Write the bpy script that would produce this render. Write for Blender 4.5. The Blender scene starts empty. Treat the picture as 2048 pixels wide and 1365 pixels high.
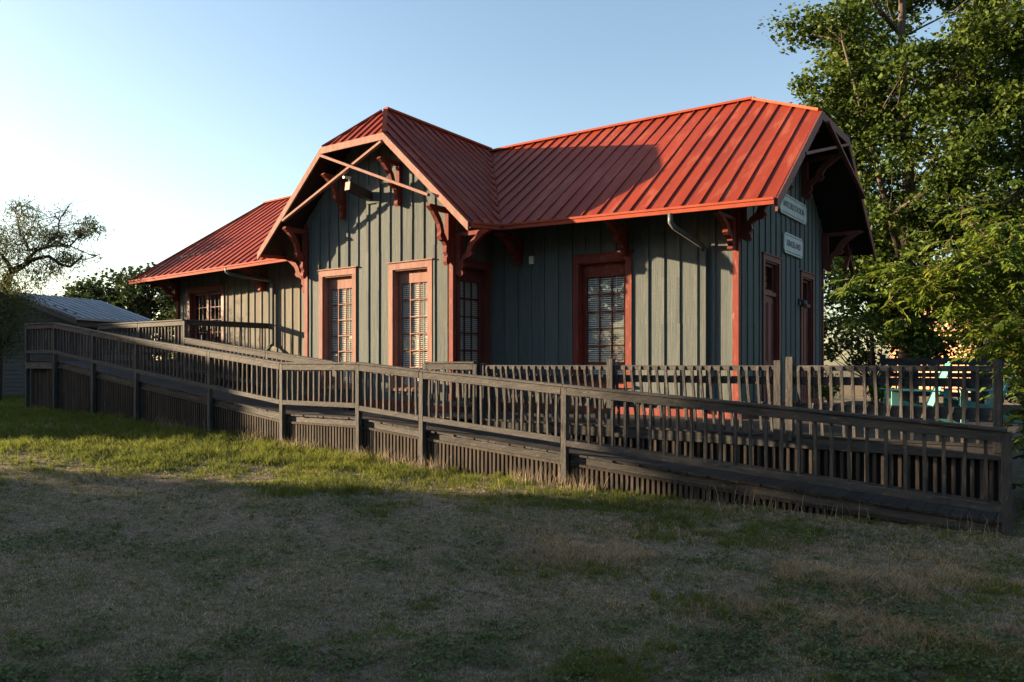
import bpy, math, random
import numpy as np
from mathutils import Vector, Matrix
R = math.radians
random.seed(7); RNG = np.random.default_rng(11)
S = bpy.context.scene
COL = S.collection
# ------------------------------------------------------------------ helpers
class MB:
    """collects boxes, bars, prisms and tubes; build() links them as one mesh object"""
    def __init__(self): self.v = []; self.f = []; self.m = []; self.k = 0
    def add(self, vs, fs):
        b = len(self.v); self.v += [tuple(p) for p in vs]
        for f in fs: self.f.append([b + i for i in f]); self.m.append(self.k)
    def box(self, x0, x1, y0, y1, z0, z1):
        x0, x1 = min(x0, x1), max(x0, x1); y0, y1 = min(y0, y1), max(y0, y1); z0, z1 = min(z0, z1), max(z0, z1)
        self.add([(x0,y0,z0),(x1,y0,z0),(x1,y1,z0),(x0,y1,z0),(x0,y0,z1),(x1,y0,z1),(x1,y1,z1),(x0,y1,z1)],
                 [(0,3,2,1),(4,5,6,7),(0,1,5,4),(1,2,6,5),(2,3,7,6),(3,0,4,7)])
    def bar(self, p, q, w, h, up=(0,0,1)):
        p = Vector(p); q = Vector(q); d = (q - p).normalized(); up = Vector(up)
        s = d.cross(up)
        if s.length < 1e-4: s = d.cross(Vector((1,0,0)))
        s.normalize(); u = s.cross(d).normalized(); s *= w/2; u *= h/2
        self.add([p-s-u,p+s-u,p+s+u,p-s+u,q-s-u,q+s-u,q+s+u,q-s+u],
                 [(0,1,2,3),(4,7,6,5),(0,4,5,1),(1,5,6,2),(2,6,7,3),(3,7,4,0)])
    def prism(self, poly, ext):
        e = Vector(ext); n = len(poly); a = [Vector(p) for p in poly]
        nor = Vector((0,0,0))
        for i in range(n): nor += (a[i]).cross(a[(i+1) % n])
        if nor.dot(e) > 0: a.reverse()
        self.add(a + [p + e for p in a], [list(range(n)), [n+i for i in reversed(range(n))]] +
                 [(i, n+i, n+(i+1) % n, (i+1) % n) for i in range(n)])
    def tube(self, pts, rad, n=6):
        pts = [Vector(p) for p in pts]; vs = []; prev = None
        for i, p in enumerate(pts):
            d = (pts[min(i+1, len(pts)-1)] - pts[max(i-1, 0)]).normalized()
            if prev is None: s = d.cross(Vector((0,0,1)) if abs(d.z) < .9 else Vector((1,0,0))).normalized()
            else: s = (prev - d*prev.dot(d)).normalized()
            prev = s; t = d.cross(s); r = rad[i] if hasattr(rad, '__len__') else rad
            for j in range(n):
                a = 2*math.pi*j/n; vs.append(p + s*(math.cos(a)*r) + t*(math.sin(a)*r))
        fs = []
        for i in range(len(pts)-1):
            for j in range(n):
                fs.append((i*n+j, i*n+(j+1) % n, (i+1)*n+(j+1) % n, (i+1)*n+j))
        fs.append(list(reversed(range(n)))); fs.append([(len(pts)-1)*n+j for j in range(n)])
        self.add(vs, fs)
    def build(self, name, mats, parent=None, smooth=False, bevel=0):
        me = bpy.data.meshes.new(name); me.from_pydata(self.v, [], self.f)
        mats = mats if isinstance(mats, (list, tuple)) else [mats]
        for m in mats: me.materials.append(m)
        me.polygons.foreach_set('material_index', self.m)
        if smooth: me.polygons.foreach_set('use_smooth', [True]*len(self.f))
        me.update(); o = bpy.data.objects.new(name, me); COL.objects.link(o)
        if parent: put(o, parent)
        if bevel:
            b = o.modifiers.new('bevel', 'BEVEL'); b.width = bevel; b.segments = 1; b.limit_method = 'ANGLE'
        return o
def put(o, parent):
    o.parent = parent; o.matrix_parent_inverse = Matrix.Identity(4)
    # children are modelled in world coordinates; parents sit at their own base
    w = Vector((0,0,0)); p = parent
    while p: w += p.location; p = p.parent
    o.location = -w
def tag(o, label=None, cat=None, group=None, kind=None):
    if label: o['label'] = label
    if cat: o['category'] = cat
    if group: o['group'] = group
    if kind: o['kind'] = kind
    return o
def empty(name, loc, label=None, cat=None, group=None):
    o = bpy.data.objects.new(name, None); o.empty_display_size = .3; o.location = loc; COL.objects.link(o)
    return tag(o, label, cat, group)
def lerp(a, b, t): return a + (b-a)*t
def interp(tab, x):
    if x <= tab[0][0]: return tab[0][1]
    for (a, fa), (b, fb) in zip(tab, tab[1:]):
        if x <= b: return lerp(fa, fb, (x-a)/(b-a))
    return tab[-1][1]
# ------------------------------------------------------------------ materials
def mat(name, col, col2=None, scale=6., rough=.7, stretch=(1,1,1), bump=.0, spec=.3, bscale=None, wear=None, wearamt=.0, detail=6., coat=0., lo=.35, hi=.65, var=0.):
    m = bpy.data.materials.new(name); m.use_nodes = True; nt = m.node_tree; N = nt.nodes; L = nt.links
    bs = N['Principled BSDF']; bs.inputs['Roughness'].default_value = rough; bs.inputs['Specular IOR Level'].default_value = spec
    bs.inputs['Coat Weight'].default_value = coat; bs.inputs['Coat Roughness'].default_value = .25
    c1 = (*col, 1); c2 = (*(col2 or [c*.7 for c in col]), 1)
    tc = N.new('ShaderNodeNewGeometry'); mp = N.new('ShaderNodeMapping'); mp.inputs['Scale'].default_value = stretch
    L.new(tc.outputs['Position'], mp.inputs['Vector'])
    nz = N.new('ShaderNodeTexNoise'); nz.inputs['Scale'].default_value = scale; nz.inputs['Detail'].default_value = detail; nz.inputs['Roughness'].default_value = .62
    L.new(mp.outputs['Vector'], nz.inputs['Vector'])
    rp = N.new('ShaderNodeValToRGB'); rp.color_ramp.elements[0].position = lo; rp.color_ramp.elements[1].position = hi
    rp.color_ramp.elements[0].color = c2; rp.color_ramp.elements[1].color = c1
    L.new(nz.outputs['Fac'], rp.inputs['Fac']); out = rp.outputs['Color']
    if wear:
        n2 = N.new('ShaderNodeTexNoise'); n2.inputs['Scale'].default_value = scale*2.3; n2.inputs['Detail'].default_value = 8; n2.inputs['Roughness'].default_value = .7
        L.new(mp.outputs['Vector'], n2.inputs['Vector'])
        r2 = N.new('ShaderNodeValToRGB'); r2.color_ramp.elements[0].position = .62-wearamt*.2; r2.color_ramp.elements[1].position = .70-wearamt*.1
        L.new(n2.outputs['Fac'], r2.inputs['Fac'])
        mx = N.new('ShaderNodeMix'); mx.data_type = 'RGBA'; L.new(r2.outputs['Color'], mx.inputs['Factor']); L.new(out, mx.inputs['A'])
        mx.inputs['B'].default_value = (*wear, 1); out = mx.outputs['Result']
    if var:      # every board has its own tone
        oi = N.new('ShaderNodeObjectInfo'); a_ = N.new('ShaderNodeMath'); a_.operation = 'ADD'; L.new(tc.outputs['Random Per Island'], a_.inputs[0]); L.new(oi.outputs['Random'], a_.inputs[1])
        f_ = N.new('ShaderNodeMath'); f_.operation = 'FRACT'; L.new(a_.outputs[0], f_.inputs[0])
        v_ = N.new('ShaderNodeMath'); v_.operation = 'MULTIPLY_ADD'; v_.inputs[1].default_value = 2*var; v_.inputs[2].default_value = 1-var; L.new(f_.outputs[0], v_.inputs[0])
        h_ = N.new('ShaderNodeHueSaturation'); L.new(out, h_.inputs['Color']); L.new(v_.outputs[0], h_.inputs['Value']); out = h_.outputs['Color']
    L.new(out, bs.inputs['Base Color'])
    if bump:
        b = N.new('ShaderNodeBump'); b.inputs['Strength'].default_value = bump; b.inputs['Distance'].default_value = .02
        if bscale:
            n3 = N.new('ShaderNodeTexNoise'); n3.inputs['Scale'].default_value = bscale; n3.inputs['Detail'].default_value = 5
            L.new(mp.outputs['Vector'], n3.inputs['Vector']); L.new(n3.outputs['Fac'], b.inputs['Height'])
        else: L.new(nz.outputs['Fac'], b.inputs['Height'])
        L.new(b.outputs['Normal'], bs.inputs['Normal'])
    return m
def leafmat(name, a, b, c=None, scale=.9, trans=.35, rough=.6, spec=.18):
    m = bpy.data.materials.new(name); m.use_nodes = True; nt = m.node_tree; N = nt.nodes; L = nt.links
    N.remove(N['Principled BSDF']); out = N['Material Output']
    g = N.new('ShaderNodeNewGeometry'); nz = N.new('ShaderNodeTexNoise'); nz.inputs['Scale'].default_value = scale; nz.inputs['Detail'].default_value = 2
    L.new(g.outputs['Position'], nz.inputs['Vector'])
    rp = N.new('ShaderNodeValToRGB'); e = rp.color_ramp.elements; e[0].position = .2; e[1].position = .8; e[0].color = (*a,1); e[1].color = (*b,1)
    if c: x = e.new(.93); x.color = (*c,1)
    ad = N.new('ShaderNodeMath'); ad.operation = 'MULTIPLY_ADD'; ad.inputs[1].default_value = .45
    L.new(g.outputs['Random Per Island'], ad.inputs[0])
    ml = N.new('ShaderNodeMath'); ml.operation = 'MULTIPLY'; ml.inputs[1].default_value = .62; L.new(nz.outputs['Fac'], ml.inputs[0]); L.new(ml.outputs[0], ad.inputs[2])
    L.new(ad.outputs[0], rp.inputs['Fac'])
    d = N.new('ShaderNodeBsdfPrincipled'); d.inputs['Roughness'].default_value = rough; d.inputs['Specular IOR Level'].default_value = spec
    t = N.new('ShaderNodeBsdfTranslucent'); mx = N.new('ShaderNodeMixShader'); mx.inputs[0].default_value = trans
    L.new(rp.outputs['Color'], d.inputs['Base Color']); L.new(rp.outputs['Color'], t.inputs['Color'])
    L.new(d.outputs[0], mx.inputs[1]); L.new(t.outputs[0], mx.inputs[2]); L.new(mx.outputs[0], out.inputs['Surface'])
    return m
M = {}
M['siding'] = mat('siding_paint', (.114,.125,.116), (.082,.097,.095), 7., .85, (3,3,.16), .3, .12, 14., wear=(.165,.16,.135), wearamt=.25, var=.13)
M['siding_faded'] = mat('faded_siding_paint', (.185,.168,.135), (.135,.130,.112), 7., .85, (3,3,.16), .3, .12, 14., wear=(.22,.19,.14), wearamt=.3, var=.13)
M['roof'] = mat('red_standing_seam', (.218,.032,.012), (.165,.024,.011), .9, .48, (2.2,.5,.5), .10, .16, 2.5, wear=(.26,.062,.032), wearamt=.55, var=.08)
M['gutter'] = mat('gutter_red', (.31,.060,.03), (.24,.046,.025), 4, .75, spec=.12)
M['trim'] = mat('red_trim', (.185,.039,.025), (.135,.029,.021), 5., .7, (2,2,.4), .25, .2, wear=(.30,.11,.08), wearamt=.3, var=.12)
M['faded'] = mat('faded_trim', (.255,.142,.110), (.195,.098,.076), 4., .8, (2,2,.5), .3, .2, wear=(.24,.08,.055), wearamt=.35, var=.10)
M['brownred'] = mat('brown_red_door', (.16,.045,.033), (.11,.03,.025), 5, .6, (2,2,.4), .2)
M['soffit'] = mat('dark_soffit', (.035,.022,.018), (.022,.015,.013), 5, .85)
M['wood'] = mat('weathered_dark_wood', (.072,.068,.064), (.038,.037,.037), 5., .8, (.6,2.5,2.5), .5, .2, 14., wear=(.14,.12,.10), wearamt=.25, var=.2)
M['woodv'] = mat('weathered_dark_wood_upright', (.068,.064,.060), (.035,.034,.034), 5., .8, (2.5,2.5,.5), .5, .2, 14., wear=(.14,.115,.09), wearamt=.25, var=.22)
M['deckwood'] = mat('deck_boards', (.042,.039,.037), (.024,.023,.022), 4., .8, (.8,2,2), .4, .2, wear=(.07,.064,.058), wearamt=.2, var=.25)
M['skirt'] = mat('skirting_slats', (.066,.054,.045), (.032,.028,.025), 5., .85, (2.5,2.5,.5), .4, .15, var=.25)
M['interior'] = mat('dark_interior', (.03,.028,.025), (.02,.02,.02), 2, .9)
M['blind'] = mat('white_blind', (.82,.80,.74), (.74,.72,.66), 3, .5)
M['sign'] = mat('white_sign', (.46,.50,.49), (.38,.42,.42), 3, .5)
M['black'] = mat('black_metal', (.02,.02,.022), (.014,.014,.015), 5, .45)
M['letter'] = mat('sign_letters', (.06,.075,.085), (.05,.06,.07), 5, .6)
M['lampwhite'] = mat('lamp_white', (.7,.68,.62), (.6,.58,.52), 4, .4)
M['greymetal'] = mat('grey_metal', (.085,.09,.088), (.06,.065,.065), 5, .5, spec=.35)
M['copper'] = mat('dull_copper', (.16,.06,.035), (.1,.04,.03), 6, .4, spec=.5)
M['teal'] = mat('turquoise_paint', (.10,.29,.265), (.08,.245,.225), 4, .45)
M['shedwall'] = mat('grey_lap_siding', (.10,.105,.10), (.075,.08,.078), 3, .8, (.4,.4,3), .2)
M['shedroof'] = mat('pale_metal_roof', (.20,.225,.25), (.14,.165,.19), 1.2, .55, (.4,2,1), .1, .5, wear=(.12,.13,.14), wearamt=.1)
M['orange'] = mat('orange_stucco', (.55,.27,.15), (.48,.22,.12), 2, .85)
M['housewall'] = mat('tan_house_wall', (.35,.31,.26), (.3,.26,.22), 2, .85)
M['houseroof'] = mat('brown_shingles', (.10,.08,.07), (.06,.05,.045), 12, .9)
M['bark'] = mat('bark', (.10,.075,.055), (.045,.036,.03), 7, .95, (2,2,.5), .9)
M['barkdark'] = mat('dark_bark', (.05,.04,.034), (.024,.02,.018), 8, .95, (2,2,.6), .8)
M['twig'] = mat('dry_twig', (.20,.13,.10), (.13,.08,.06), 8, .9)
M['leaf_big'] = leafmat('broad_leaves', (.024,.050,.010), (.080,.115,.016), (.17,.15,.016), .5, .3)
M['leaf_dark'] = leafmat('dark_leaves', (.020,.036,.012), (.045,.070,.020), None, .6, .25)
M['leaf_spray'] = leafmat('lance_leaves', (.045,.105,.016), (.16,.205,.022), (.36,.22,.03), .9, .4)
M['leaf_mesq'] = leafmat('feathery_leaves', (.055,.075,.028), (.11,.125,.05), None, .8, .35)
M['leaf_tan'] = leafmat('tan_leaves', (.17,.15,.05), (.32,.26,.10), None, 1., .3)
M['blade'] = leafmat('grass_blades', (.060,.085,.022), (.175,.195,.038), (.27,.22,.06), .55, .5, .8, .05)
M['dry'] = leafmat('dry_blades', (.095,.075,.050), (.60,.48,.33), (.52,.31,.13), .6, .3, .8, .05)
M['straw'] = leafmat('flattened_straw', (.16,.10,.05), (.50,.33,.15), None, .8, .3, .8, .05)
M['litter'] = leafmat('dead_leaf_litter', (.07,.055,.04), (.40,.33,.25), (.36,.22,.11), 2., .15, .8, .05)
M['bracket'] = mat('shade_darkened_bracket', (.17,.038,.026), (.12,.028,.021), 5., .75, (2,2,2), .25, .15, wear=(.24,.09,.065), wearamt=.3)  # trim red made darker to carry the shade under the eaves
M['clover'] = leafmat('clover_leaves', (.045,.068,.026), (.15,.19,.07), None, 1.5, .3)
def glassmat():
    m = bpy.data.materials.new('window_glass'); m.use_nodes = True; nt = m.node_tree; N = nt.nodes; L = nt.links
    N.remove(N['Principled BSDF']); o = N['Material Output']
    t = N.new('ShaderNodeBsdfTransparent'); t.inputs[0].default_value = (.95,.96,.955,1); g = N.new('ShaderNodeBsdfGlossy'); g.inputs['Roughness'].default_value = .015
    lw = N.new('ShaderNodeLayerWeight'); lw.inputs['Blend'].default_value = .5
    pw = N.new('ShaderNodeMath'); pw.operation = 'POWER'; pw.inputs[1].default_value = 3.5; L.new(lw.outputs['Facing'], pw.inputs[0])
    fr = N.new('ShaderNodeMath'); fr.operation = 'MULTIPLY_ADD'; fr.inputs[1].default_value = .8; fr.inputs[2].default_value = .07; L.new(pw.outputs[0], fr.inputs[0])
    tc = N.new('ShaderNodeNewGeometry'); nz = N.new('ShaderNodeTexNoise'); nz.inputs['Scale'].default_value = 2.2; L.new(tc.outputs['Position'], nz.inputs['Vector'])
    b = N.new('ShaderNodeBump'); b.inputs['Strength'].default_value = .06; b.inputs['Distance'].default_value = .05; L.new(nz.outputs['Fac'], b.inputs['Height']); L.new(b.outputs['Normal'], g.inputs['Normal'])
    mx = N.new('ShaderNodeMixShader'); L.new(fr.outputs[0], mx.inputs[0]); L.new(t.outputs[0], mx.inputs[1]); L.new(g.outputs[0], mx.inputs[2]); L.new(mx.outputs[0], o.inputs['Surface'])
    return m
M['glass'] = glassmat()
# ------------------------------------------------------------------ camera, sun, sky
EYE = 1.65
cam = bpy.data.cameras.new('camera'); cam.lens = 27.49; cam.sensor_width = 36; cam.shift_y = .0222; cam.clip_end = 2000; cam.clip_start = .1
co = bpy.data.objects.new('camera', cam); co.location = (5.06, -14.18, EYE); co.rotation_euler = (R(90), 0, math.atan2(.584, .812)); COL.objects.link(co); S.camera = co
SUN_AZ = math.atan2(.414, .910)      # direction the light travels in plan
SUN_EL = R(11)
sd = Vector((math.cos(SUN_AZ)*math.cos(SUN_EL), math.sin(SUN_AZ)*math.cos(SUN_EL), -math.sin(SUN_EL)))
sl = bpy.data.lights.new('sun', 'SUN'); sl.energy = 5.0; sl.angle = R(.5); sl.color = (1, .75, .48)
so = bpy.data.objects.new('sun', sl); so.rotation_euler = sd.to_track_quat('-Z', 'Y').to_euler(); so.location = (-30, -20, 20); COL.objects.link(so)
W = bpy.data.worlds.new('World'); S.world = W; W.use_nodes = True
sk = W.node_tree.nodes.new('ShaderNodeTexSky'); sk.sky_type = 'NISHITA'; sk.sun_disc = False; sk.sun_elevation = SUN_EL
sk.sun_rotation = math.atan2(-sd.x, -sd.y); sk.air_density = 1.0; sk.dust_density = 1.1; sk.ozone_density = 1.1
bg = W.node_tree.nodes['Background']; bg.inputs['Strength'].default_value = .07
W.node_tree.links.new(sk.outputs[0], bg.inputs[0])
S.view_settings.view_transform = 'Standard'; S.view_settings.look = 'None'; S.view_settings.exposure = 2.24
# ------------------------------------------------------------------ terrain
GT = [(-60,.45),(-30,.42),(-19,.35),(-15.3,.31),(-13.2,.24),(-10.2,.13),(-7.75,.0),(-5.57,-.1),(-4,-.15),(-1.1,-.17),(4.5,-.22),(20,-.25)]
GX = np.array([g[0] for g in GT]); GZ = np.array([g[1] for g in GT])
def vnoise(x, y, seed=0):
    xi = np.floor(x).astype(np.int64); yi = np.floor(y).astype(np.int64); fx = x-xi; fy = y-yi
    fx = fx*fx*(3-2*fx); fy = fy*fy*(3-2*fy)
    def h(a, b):
        n = (a*374761393 + b*668265263 + seed*974634777) & 0x7fffffff
        n = ((n ^ (n >> 13))*1274126177) & 0x7fffffff
        return ((n ^ (n >> 16)) & 0xffff)/65535.
    return (h(xi,yi)*(1-fx)+h(xi+1,yi)*fx)*(1-fy) + (h(xi,yi+1)*(1-fx)+h(xi+1,yi+1)*fx)*fy
def fbm(x, y, seed=0, o=4):
    s = 0; a = .5; t = 0
    for i in range(o): s = s + a*vnoise(x*2**i, y*2**i, seed+i); t += a; a *= .5
    return s/t
def gz(x, y):
    x = np.asarray(x, float); y = np.asarray(y, float)
    return np.interp(x, GX, GZ) + (fbm(x*.5, y*.5, 3)-.5)*.10 + (fbm(x*2.3, y*2.3, 9, 3)-.5)*.045
def ground():
    xs = np.concatenate([np.linspace(-400,-40,19)[:-1], np.linspace(-40,-16,60)[:-1], np.linspace(-16,12,230), np.linspace(12,40,30)[1:], np.linspace(40,400,19)[1:]])
    ys = np.concatenate([np.linspace(-400,-30,19)[:-1], np.linspace(-30,-16,20)[:-1], np.linspace(-16,0,150), np.linspace(0,40,40)[1:], np.linspace(40,600,24)[1:]])
    X, Y = np.meshgrid(xs, ys); Z = gz(X, Y); nx, ny = len(xs), len(ys)
    v = np.stack([X.ravel(), Y.ravel(), Z.ravel()], 1)
    i = np.arange(nx*ny).reshape(ny, nx)
    f = np.stack([i[:-1,:-1].ravel(), i[:-1,1:].ravel(), i[1:,1:].ravel(), i[1:,:-1].ravel()], 1)
    me = bpy.data.meshes.new('lawn'); me.from_pydata(v.tolist(), [], f.tolist())
    me.polygons.foreach_set('use_smooth', [True]*len(f)); me.update()
    m = bpy.data.materials.new('dry_lawn_soil'); m.use_nodes = True; nt = m.node_tree; N = nt.nodes; L = nt.links; bs = N['Principled BSDF']
    bs.inputs['Roughness'].default_value = .95; bs.inputs['Specular IOR Level'].default_value = .1
    g = N.new('ShaderNodeNewGeometry')
    def noise(s, d=6, r=.6):
        n = N.new('ShaderNodeTexNoise'); n.inputs['Scale'].default_value = s; n.inputs['Detail'].default_value = d; n.inputs['Roughness'].default_value = r; L.new(g.outputs['Position'], n.inputs['Vector']); return n
    def ramp(n, a, b, ca, cb):
        r = N.new('ShaderNodeValToRGB'); r.color_ramp.elements[0].position = a; r.color_ramp.elements[1].position = b
        r.color_ramp.elements[0].color = (*ca,1); r.color_ramp.elements[1].color = (*cb,1); L.new(n.outputs['Fac'], r.inputs['Fac']); return r
    soil = ramp(noise(16, 10, .82), .38, .62, (.055,.044,.034), (.33,.26,.19))
    turf = ramp(noise(18, 10, .82), .38, .62, (.034,.037,.018), (.20,.185,.095))
    k = ramp(noise(.9, 9, .7), .42, .60, (0,0,0), (1,1,1))
    mx = N.new('ShaderNodeMix'); mx.data_type = 'RGBA'; L.new(k.outputs[0], mx.inputs['Factor']); L.new(soil.outputs[0], mx.inputs['A']); L.new(turf.outputs[0], mx.inputs['B'])
    L.new(mx.outputs['Result'], bs.inputs['Base Color'])
    b = N.new('ShaderNodeBump'); b.inputs['Strength'].default_value = .9; b.inputs['Distance'].default_value = .04; L.new(noise(22, 8, .75).outputs['Fac'], b.inputs['Height']); L.new(b.outputs['Normal'], bs.inputs['Normal'])
    me.materials.append(m); o = bpy.data.objects.new('lawn', me); COL.objects.link(o); tag(o, 'patchy dry lawn sloping gently in front of the wooden ramp', 'lawn', kind='structure')
ground()
def fastmesh(name, V, F, mats, mi=None):
    """V: n x 3 array, F: m x k array"""
    me = bpy.data.meshes.new(name); n, (m, k) = len(V), F.shape
    me.vertices.add(n); me.vertices.foreach_set('co', np.ascontiguousarray(V, np.float32).ravel())
    me.loops.add(m*k); me.loops.foreach_set('vertex_index', np.ascontiguousarray(F, np.int32).ravel())
    me.polygons.add(m); me.polygons.foreach_set('loop_start', np.arange(0, m*k, k, dtype=np.int32))
    for x in mats: me.materials.append(x)
    if mi is not None: me.polygons.foreach_set('material_index', np.ascontiguousarray(mi, np.int32))
    me.update(calc_edges=True); me.validate()
    o = bpy.data.objects.new(name, me); COL.objects.link(o); return o
def blades(x, y, h, w, lean=.5, z=None):
    n = len(x); z = gz(x, y)-.01 if z is None else z
    a = RNG.uniform(0, 2*np.pi, n); b = RNG.uniform(0, 2*np.pi, n); l = RNG.uniform(.1, 1, n)*lean*h
    dx, dy = np.cos(a)*w/2, np.sin(a)*w/2; lx, ly = np.cos(b)*l, np.sin(b)*l
    P = np.stack([np.stack([x-dx, y-dy, z], 1), np.stack([x+dx, y+dy, z], 1),
                  np.stack([x+lx*.35+dx*.7, y+ly*.35+dy*.7, z+h*.6], 1), np.stack([x+lx*.35-dx*.7, y+ly*.35-dy*.7, z+h*.6], 1),
                  np.stack([x+lx, y+ly, z+h], 1)], 1)
    V = P.reshape(-1, 3); i = np.arange(n)*5
    F = np.concatenate([np.stack([i, i+1, i+2, i+3], 1)]); T = np.stack([i+3, i+2, i+4, i+4], 1)
    return V, np.stack([i, i+1, i+2, i+3], 1), np.stack([i+3, i+2, i+4], 1)
def bladeobj(name, x, y, h, w, m, lean=.5):
    V, Q, T = blades(x, y, h, w, lean)
    me = bpy.data.meshes.new(name); n = len(V); nq = len(Q); nt = len(T)
    me.vertices.add(n); me.vertices.foreach_set('co', V.astype(np.float32).ravel())
    me.loops.add(nq*4+nt*3); me.loops.foreach_set('vertex_index', np.concatenate([Q.ravel(), T.ravel()]).astype(np.int32))
    me.polygons.add(nq+nt); me.polygons.foreach_set('loop_start', np.concatenate([np.arange(nq)*4, nq*4+np.arange(nt)*3]).astype(np.int32))
    me.materials.append(m); me.update(calc_edges=True)
    o = bpy.data.objects.new(name, me); COL.objects.link(o); return o
def scatter(n, zmin, zmax):
    """random spots on the ground of the yard, thinning out with distance from where a person stands"""
    Z = zmin*(zmax/zmin)**RNG.uniform(0, 1, n); X = RNG.uniform(-.76, .86, n)*Z
    x = 5.06 + .812*X - .584*Z; y = -14.18 + .584*X + .812*Z
    return x, y, Z
def grass():
    x, y, Z = scatter(1020000, 3.4, 34)
    nt_ = 26000; cx_, cy_, cZ = scatter(nt_, 3.4, 22); pick = RNG.integers(0, nt_, 420000); sg_ = RNG.uniform(.010,.034,nt_)[pick]      # half the blades stand in tufts
    x[:420000] = cx_[pick]+RNG.normal(0,1,420000)*sg_; y[:420000] = cy_[pick]+RNG.normal(0,1,420000)*sg_; Z[:420000] = cZ[pick]
    tuft = np.zeros(len(x)); tuft[:420000] = np.random.default_rng(3).uniform(0,1,nt_)[pick]
    keep = ~((y > -4.15) & (x > -19.1) & (x < 4.5)); x, y, Z, tuft = x[keep], y[keep], Z[keep], tuft[keep]
    lush = np.clip((y+7.4+3.0*np.clip((-x-6)/5, 0, 1)-(fbm(x*.4, y*.4, 21)-.5)*2.6-(fbm(x*1.6, y*1.6, 23)-.5)*3.2)/2.4, 0, 1)*np.clip((-x-.5+(fbm(x*.5,y*.5,31)-.5)*3)/3., .12, 1)   # greener, taller grass in a strip along the ramp
    p1 = fbm(x*.55, y*.55, 41); p2 = fbm(x*2.1, y*2.1, 51)
    green = np.clip((p1-.56)*6+(p2-.52)*4+np.clip((y+6.3)/1.6,0,1)*.45, 0, 1)
    straw = np.clip((fbm(x*.9+7, y*1.3, 61)-.44)*6, 0, 1)*np.clip(1.4-np.hypot((x-3.0)/2.4, (y+7.3)/1.3), 0, 1)
    r = np.where(tuft > 0, (tuft*7.31) % 1, RNG.uniform(0, 1, len(x)))
    isg = r < np.clip(.17+.40*green+.66*lush, 0, .94); isd = (~isg) & (RNG.uniform(0,1,len(x)) < .46+.45*straw)
    sz = RNG.uniform(.6, 1.3, len(x))
    hg = (.026+.022*green+.058*lush)*sz*(1+.6*tuft)*(1+.25*(Z > 10)); wg = (.0022+.00055*Z)*RNG.uniform(.7,1.3,len(x))
    tag(bladeobj('grass', x[isg], y[isg], hg[isg], wg[isg], M['blade'], 1.0), 'short green grass growing in patches and along the ramp', 'grass', kind='stuff')
    hd = (.024+.05*straw+.03*lush)*sz*(1+.5*tuft)
    tag(bladeobj('dry_grass', x[isd], y[isd], hd[isd], wg[isd], M['dry'], 1.6), 'dry straw coloured grass lying between the green patches', 'dry grass', kind='stuff')
    k = RNG.uniform(0,1,len(x)) < straw*.5; k &= ~isg
    tag(bladeobj('straw', x[k], y[k], (.05*sz+.02)[k], wg[k]*1.2, M['straw'], 2.4), 'flattened orange brown straw lying before the low end of the ramp', 'straw', kind='stuff')
    # clover and low weeds: little leaf rosettes in patches
    x, y, Z = scatter(60000, 3.4, 16); q = .6*fbm(x*1.1, y*1.1, 71, 2)+.4*fbm(x*3.7, y*3.7, 75, 3)
    k = (q > .57) & ~((y > -4.15) & (x < 4.5)) & (RNG.uniform(0,1,len(x)) < np.clip((q-.55)*9, 0, 1)); x, y = x[k], y[k]
    n = 3; xx = np.repeat(x, n)+RNG.normal(0,.018,len(x)*n); yy = np.repeat(y, n)+RNG.normal(0,.018,len(x)*n); zz = gz(xx, yy)+RNG.uniform(.008,.05,len(xx))
    C = np.stack([xx,yy,zz],1); o = leaves('clover', C, .026, M['clover'], flat=.75, aspect=.8); tag(o, 'low clover and broad leaved weeds in dark green clumps', 'weeds', kind='stuff')
    x, y, Z = scatter(90000, 3.4, 15); k = (~((y > -4.15) & (x < 4.5))) & (fbm(x*2.5, y*2.5, 91, 3) > .44); x, y, Z = x[k], y[k], Z[k]
    o = leaves('leaf_litter', np.stack([x, y, gz(x, y)+RNG.uniform(.004,.022,len(x))],1), .016, M['litter'], flat=.7, aspect=.38, jitter=.6); tag(o, 'small dead leaves and bits of dry thatch strewn over the bare ground', 'leaf litter', kind='stuff')
    # tall wispy stalks
    x = np.concatenate([RNG.uniform(-12, -.2, 1700), RNG.uniform(-.2, 4.4, 160), RNG.uniform(-3, 4, 160)]); y = np.concatenate([-4.25-np.abs(RNG.normal(0,.22,1860)), RNG.uniform(-8,-4.6,160)])
    k = fbm(x*1.7, y*.6, 81) > .47; x, y = x[k], y[k]
    o = bladeobj('weed_stalks', x, y, RNG.uniform(.08,.36,len(x)), RNG.uniform(.004,.008,len(x)), M['dry'], .7); tag(o, 'tall wispy dry stalks along the foot of the ramp', 'weeds', kind='stuff')
def leaves(name, C, size, m, flat=0., aspect=.55, parent=None, droop=None, jitter=.35, shape='rhomb'):
    """one leaf-sized folded face pair per row of C"""
    n = len(C); d = RNG.normal(0, 1, (n,3)); d[:,2] *= (1-flat)
    if droop is not None: d[:,2] -= droop
    d /= np.linalg.norm(d, axis=1, keepdims=True)+1e-9
    up = RNG.normal(0, .45 if flat else .8, (n,3)); up[:,2] += .8
    s = np.cross(d, up); s /= np.linalg.norm(s, axis=1, keepdims=True)+1e-9; nn = np.cross(s, d)
    L = size*RNG.uniform(1-jitter, 1+jitter, (n,1)); w = L*aspect*.5
    a = C - d*L*.5; b = C + d*L*.5 - nn*L*.12; mid = C - d*L*.05
    V = np.stack([a, mid + s*w + nn*L*.10, b, mid - s*w + nn*L*.10], 1).reshape(-1, 3); i = np.arange(n)*4
    F = np.concatenate([np.stack([i, i+1, i+2], 1), np.stack([i, i+2, i+3], 1)])
    o = fastmesh(name, V, F, [m])
    if parent: put(o, parent)
    return o
grass()
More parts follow.
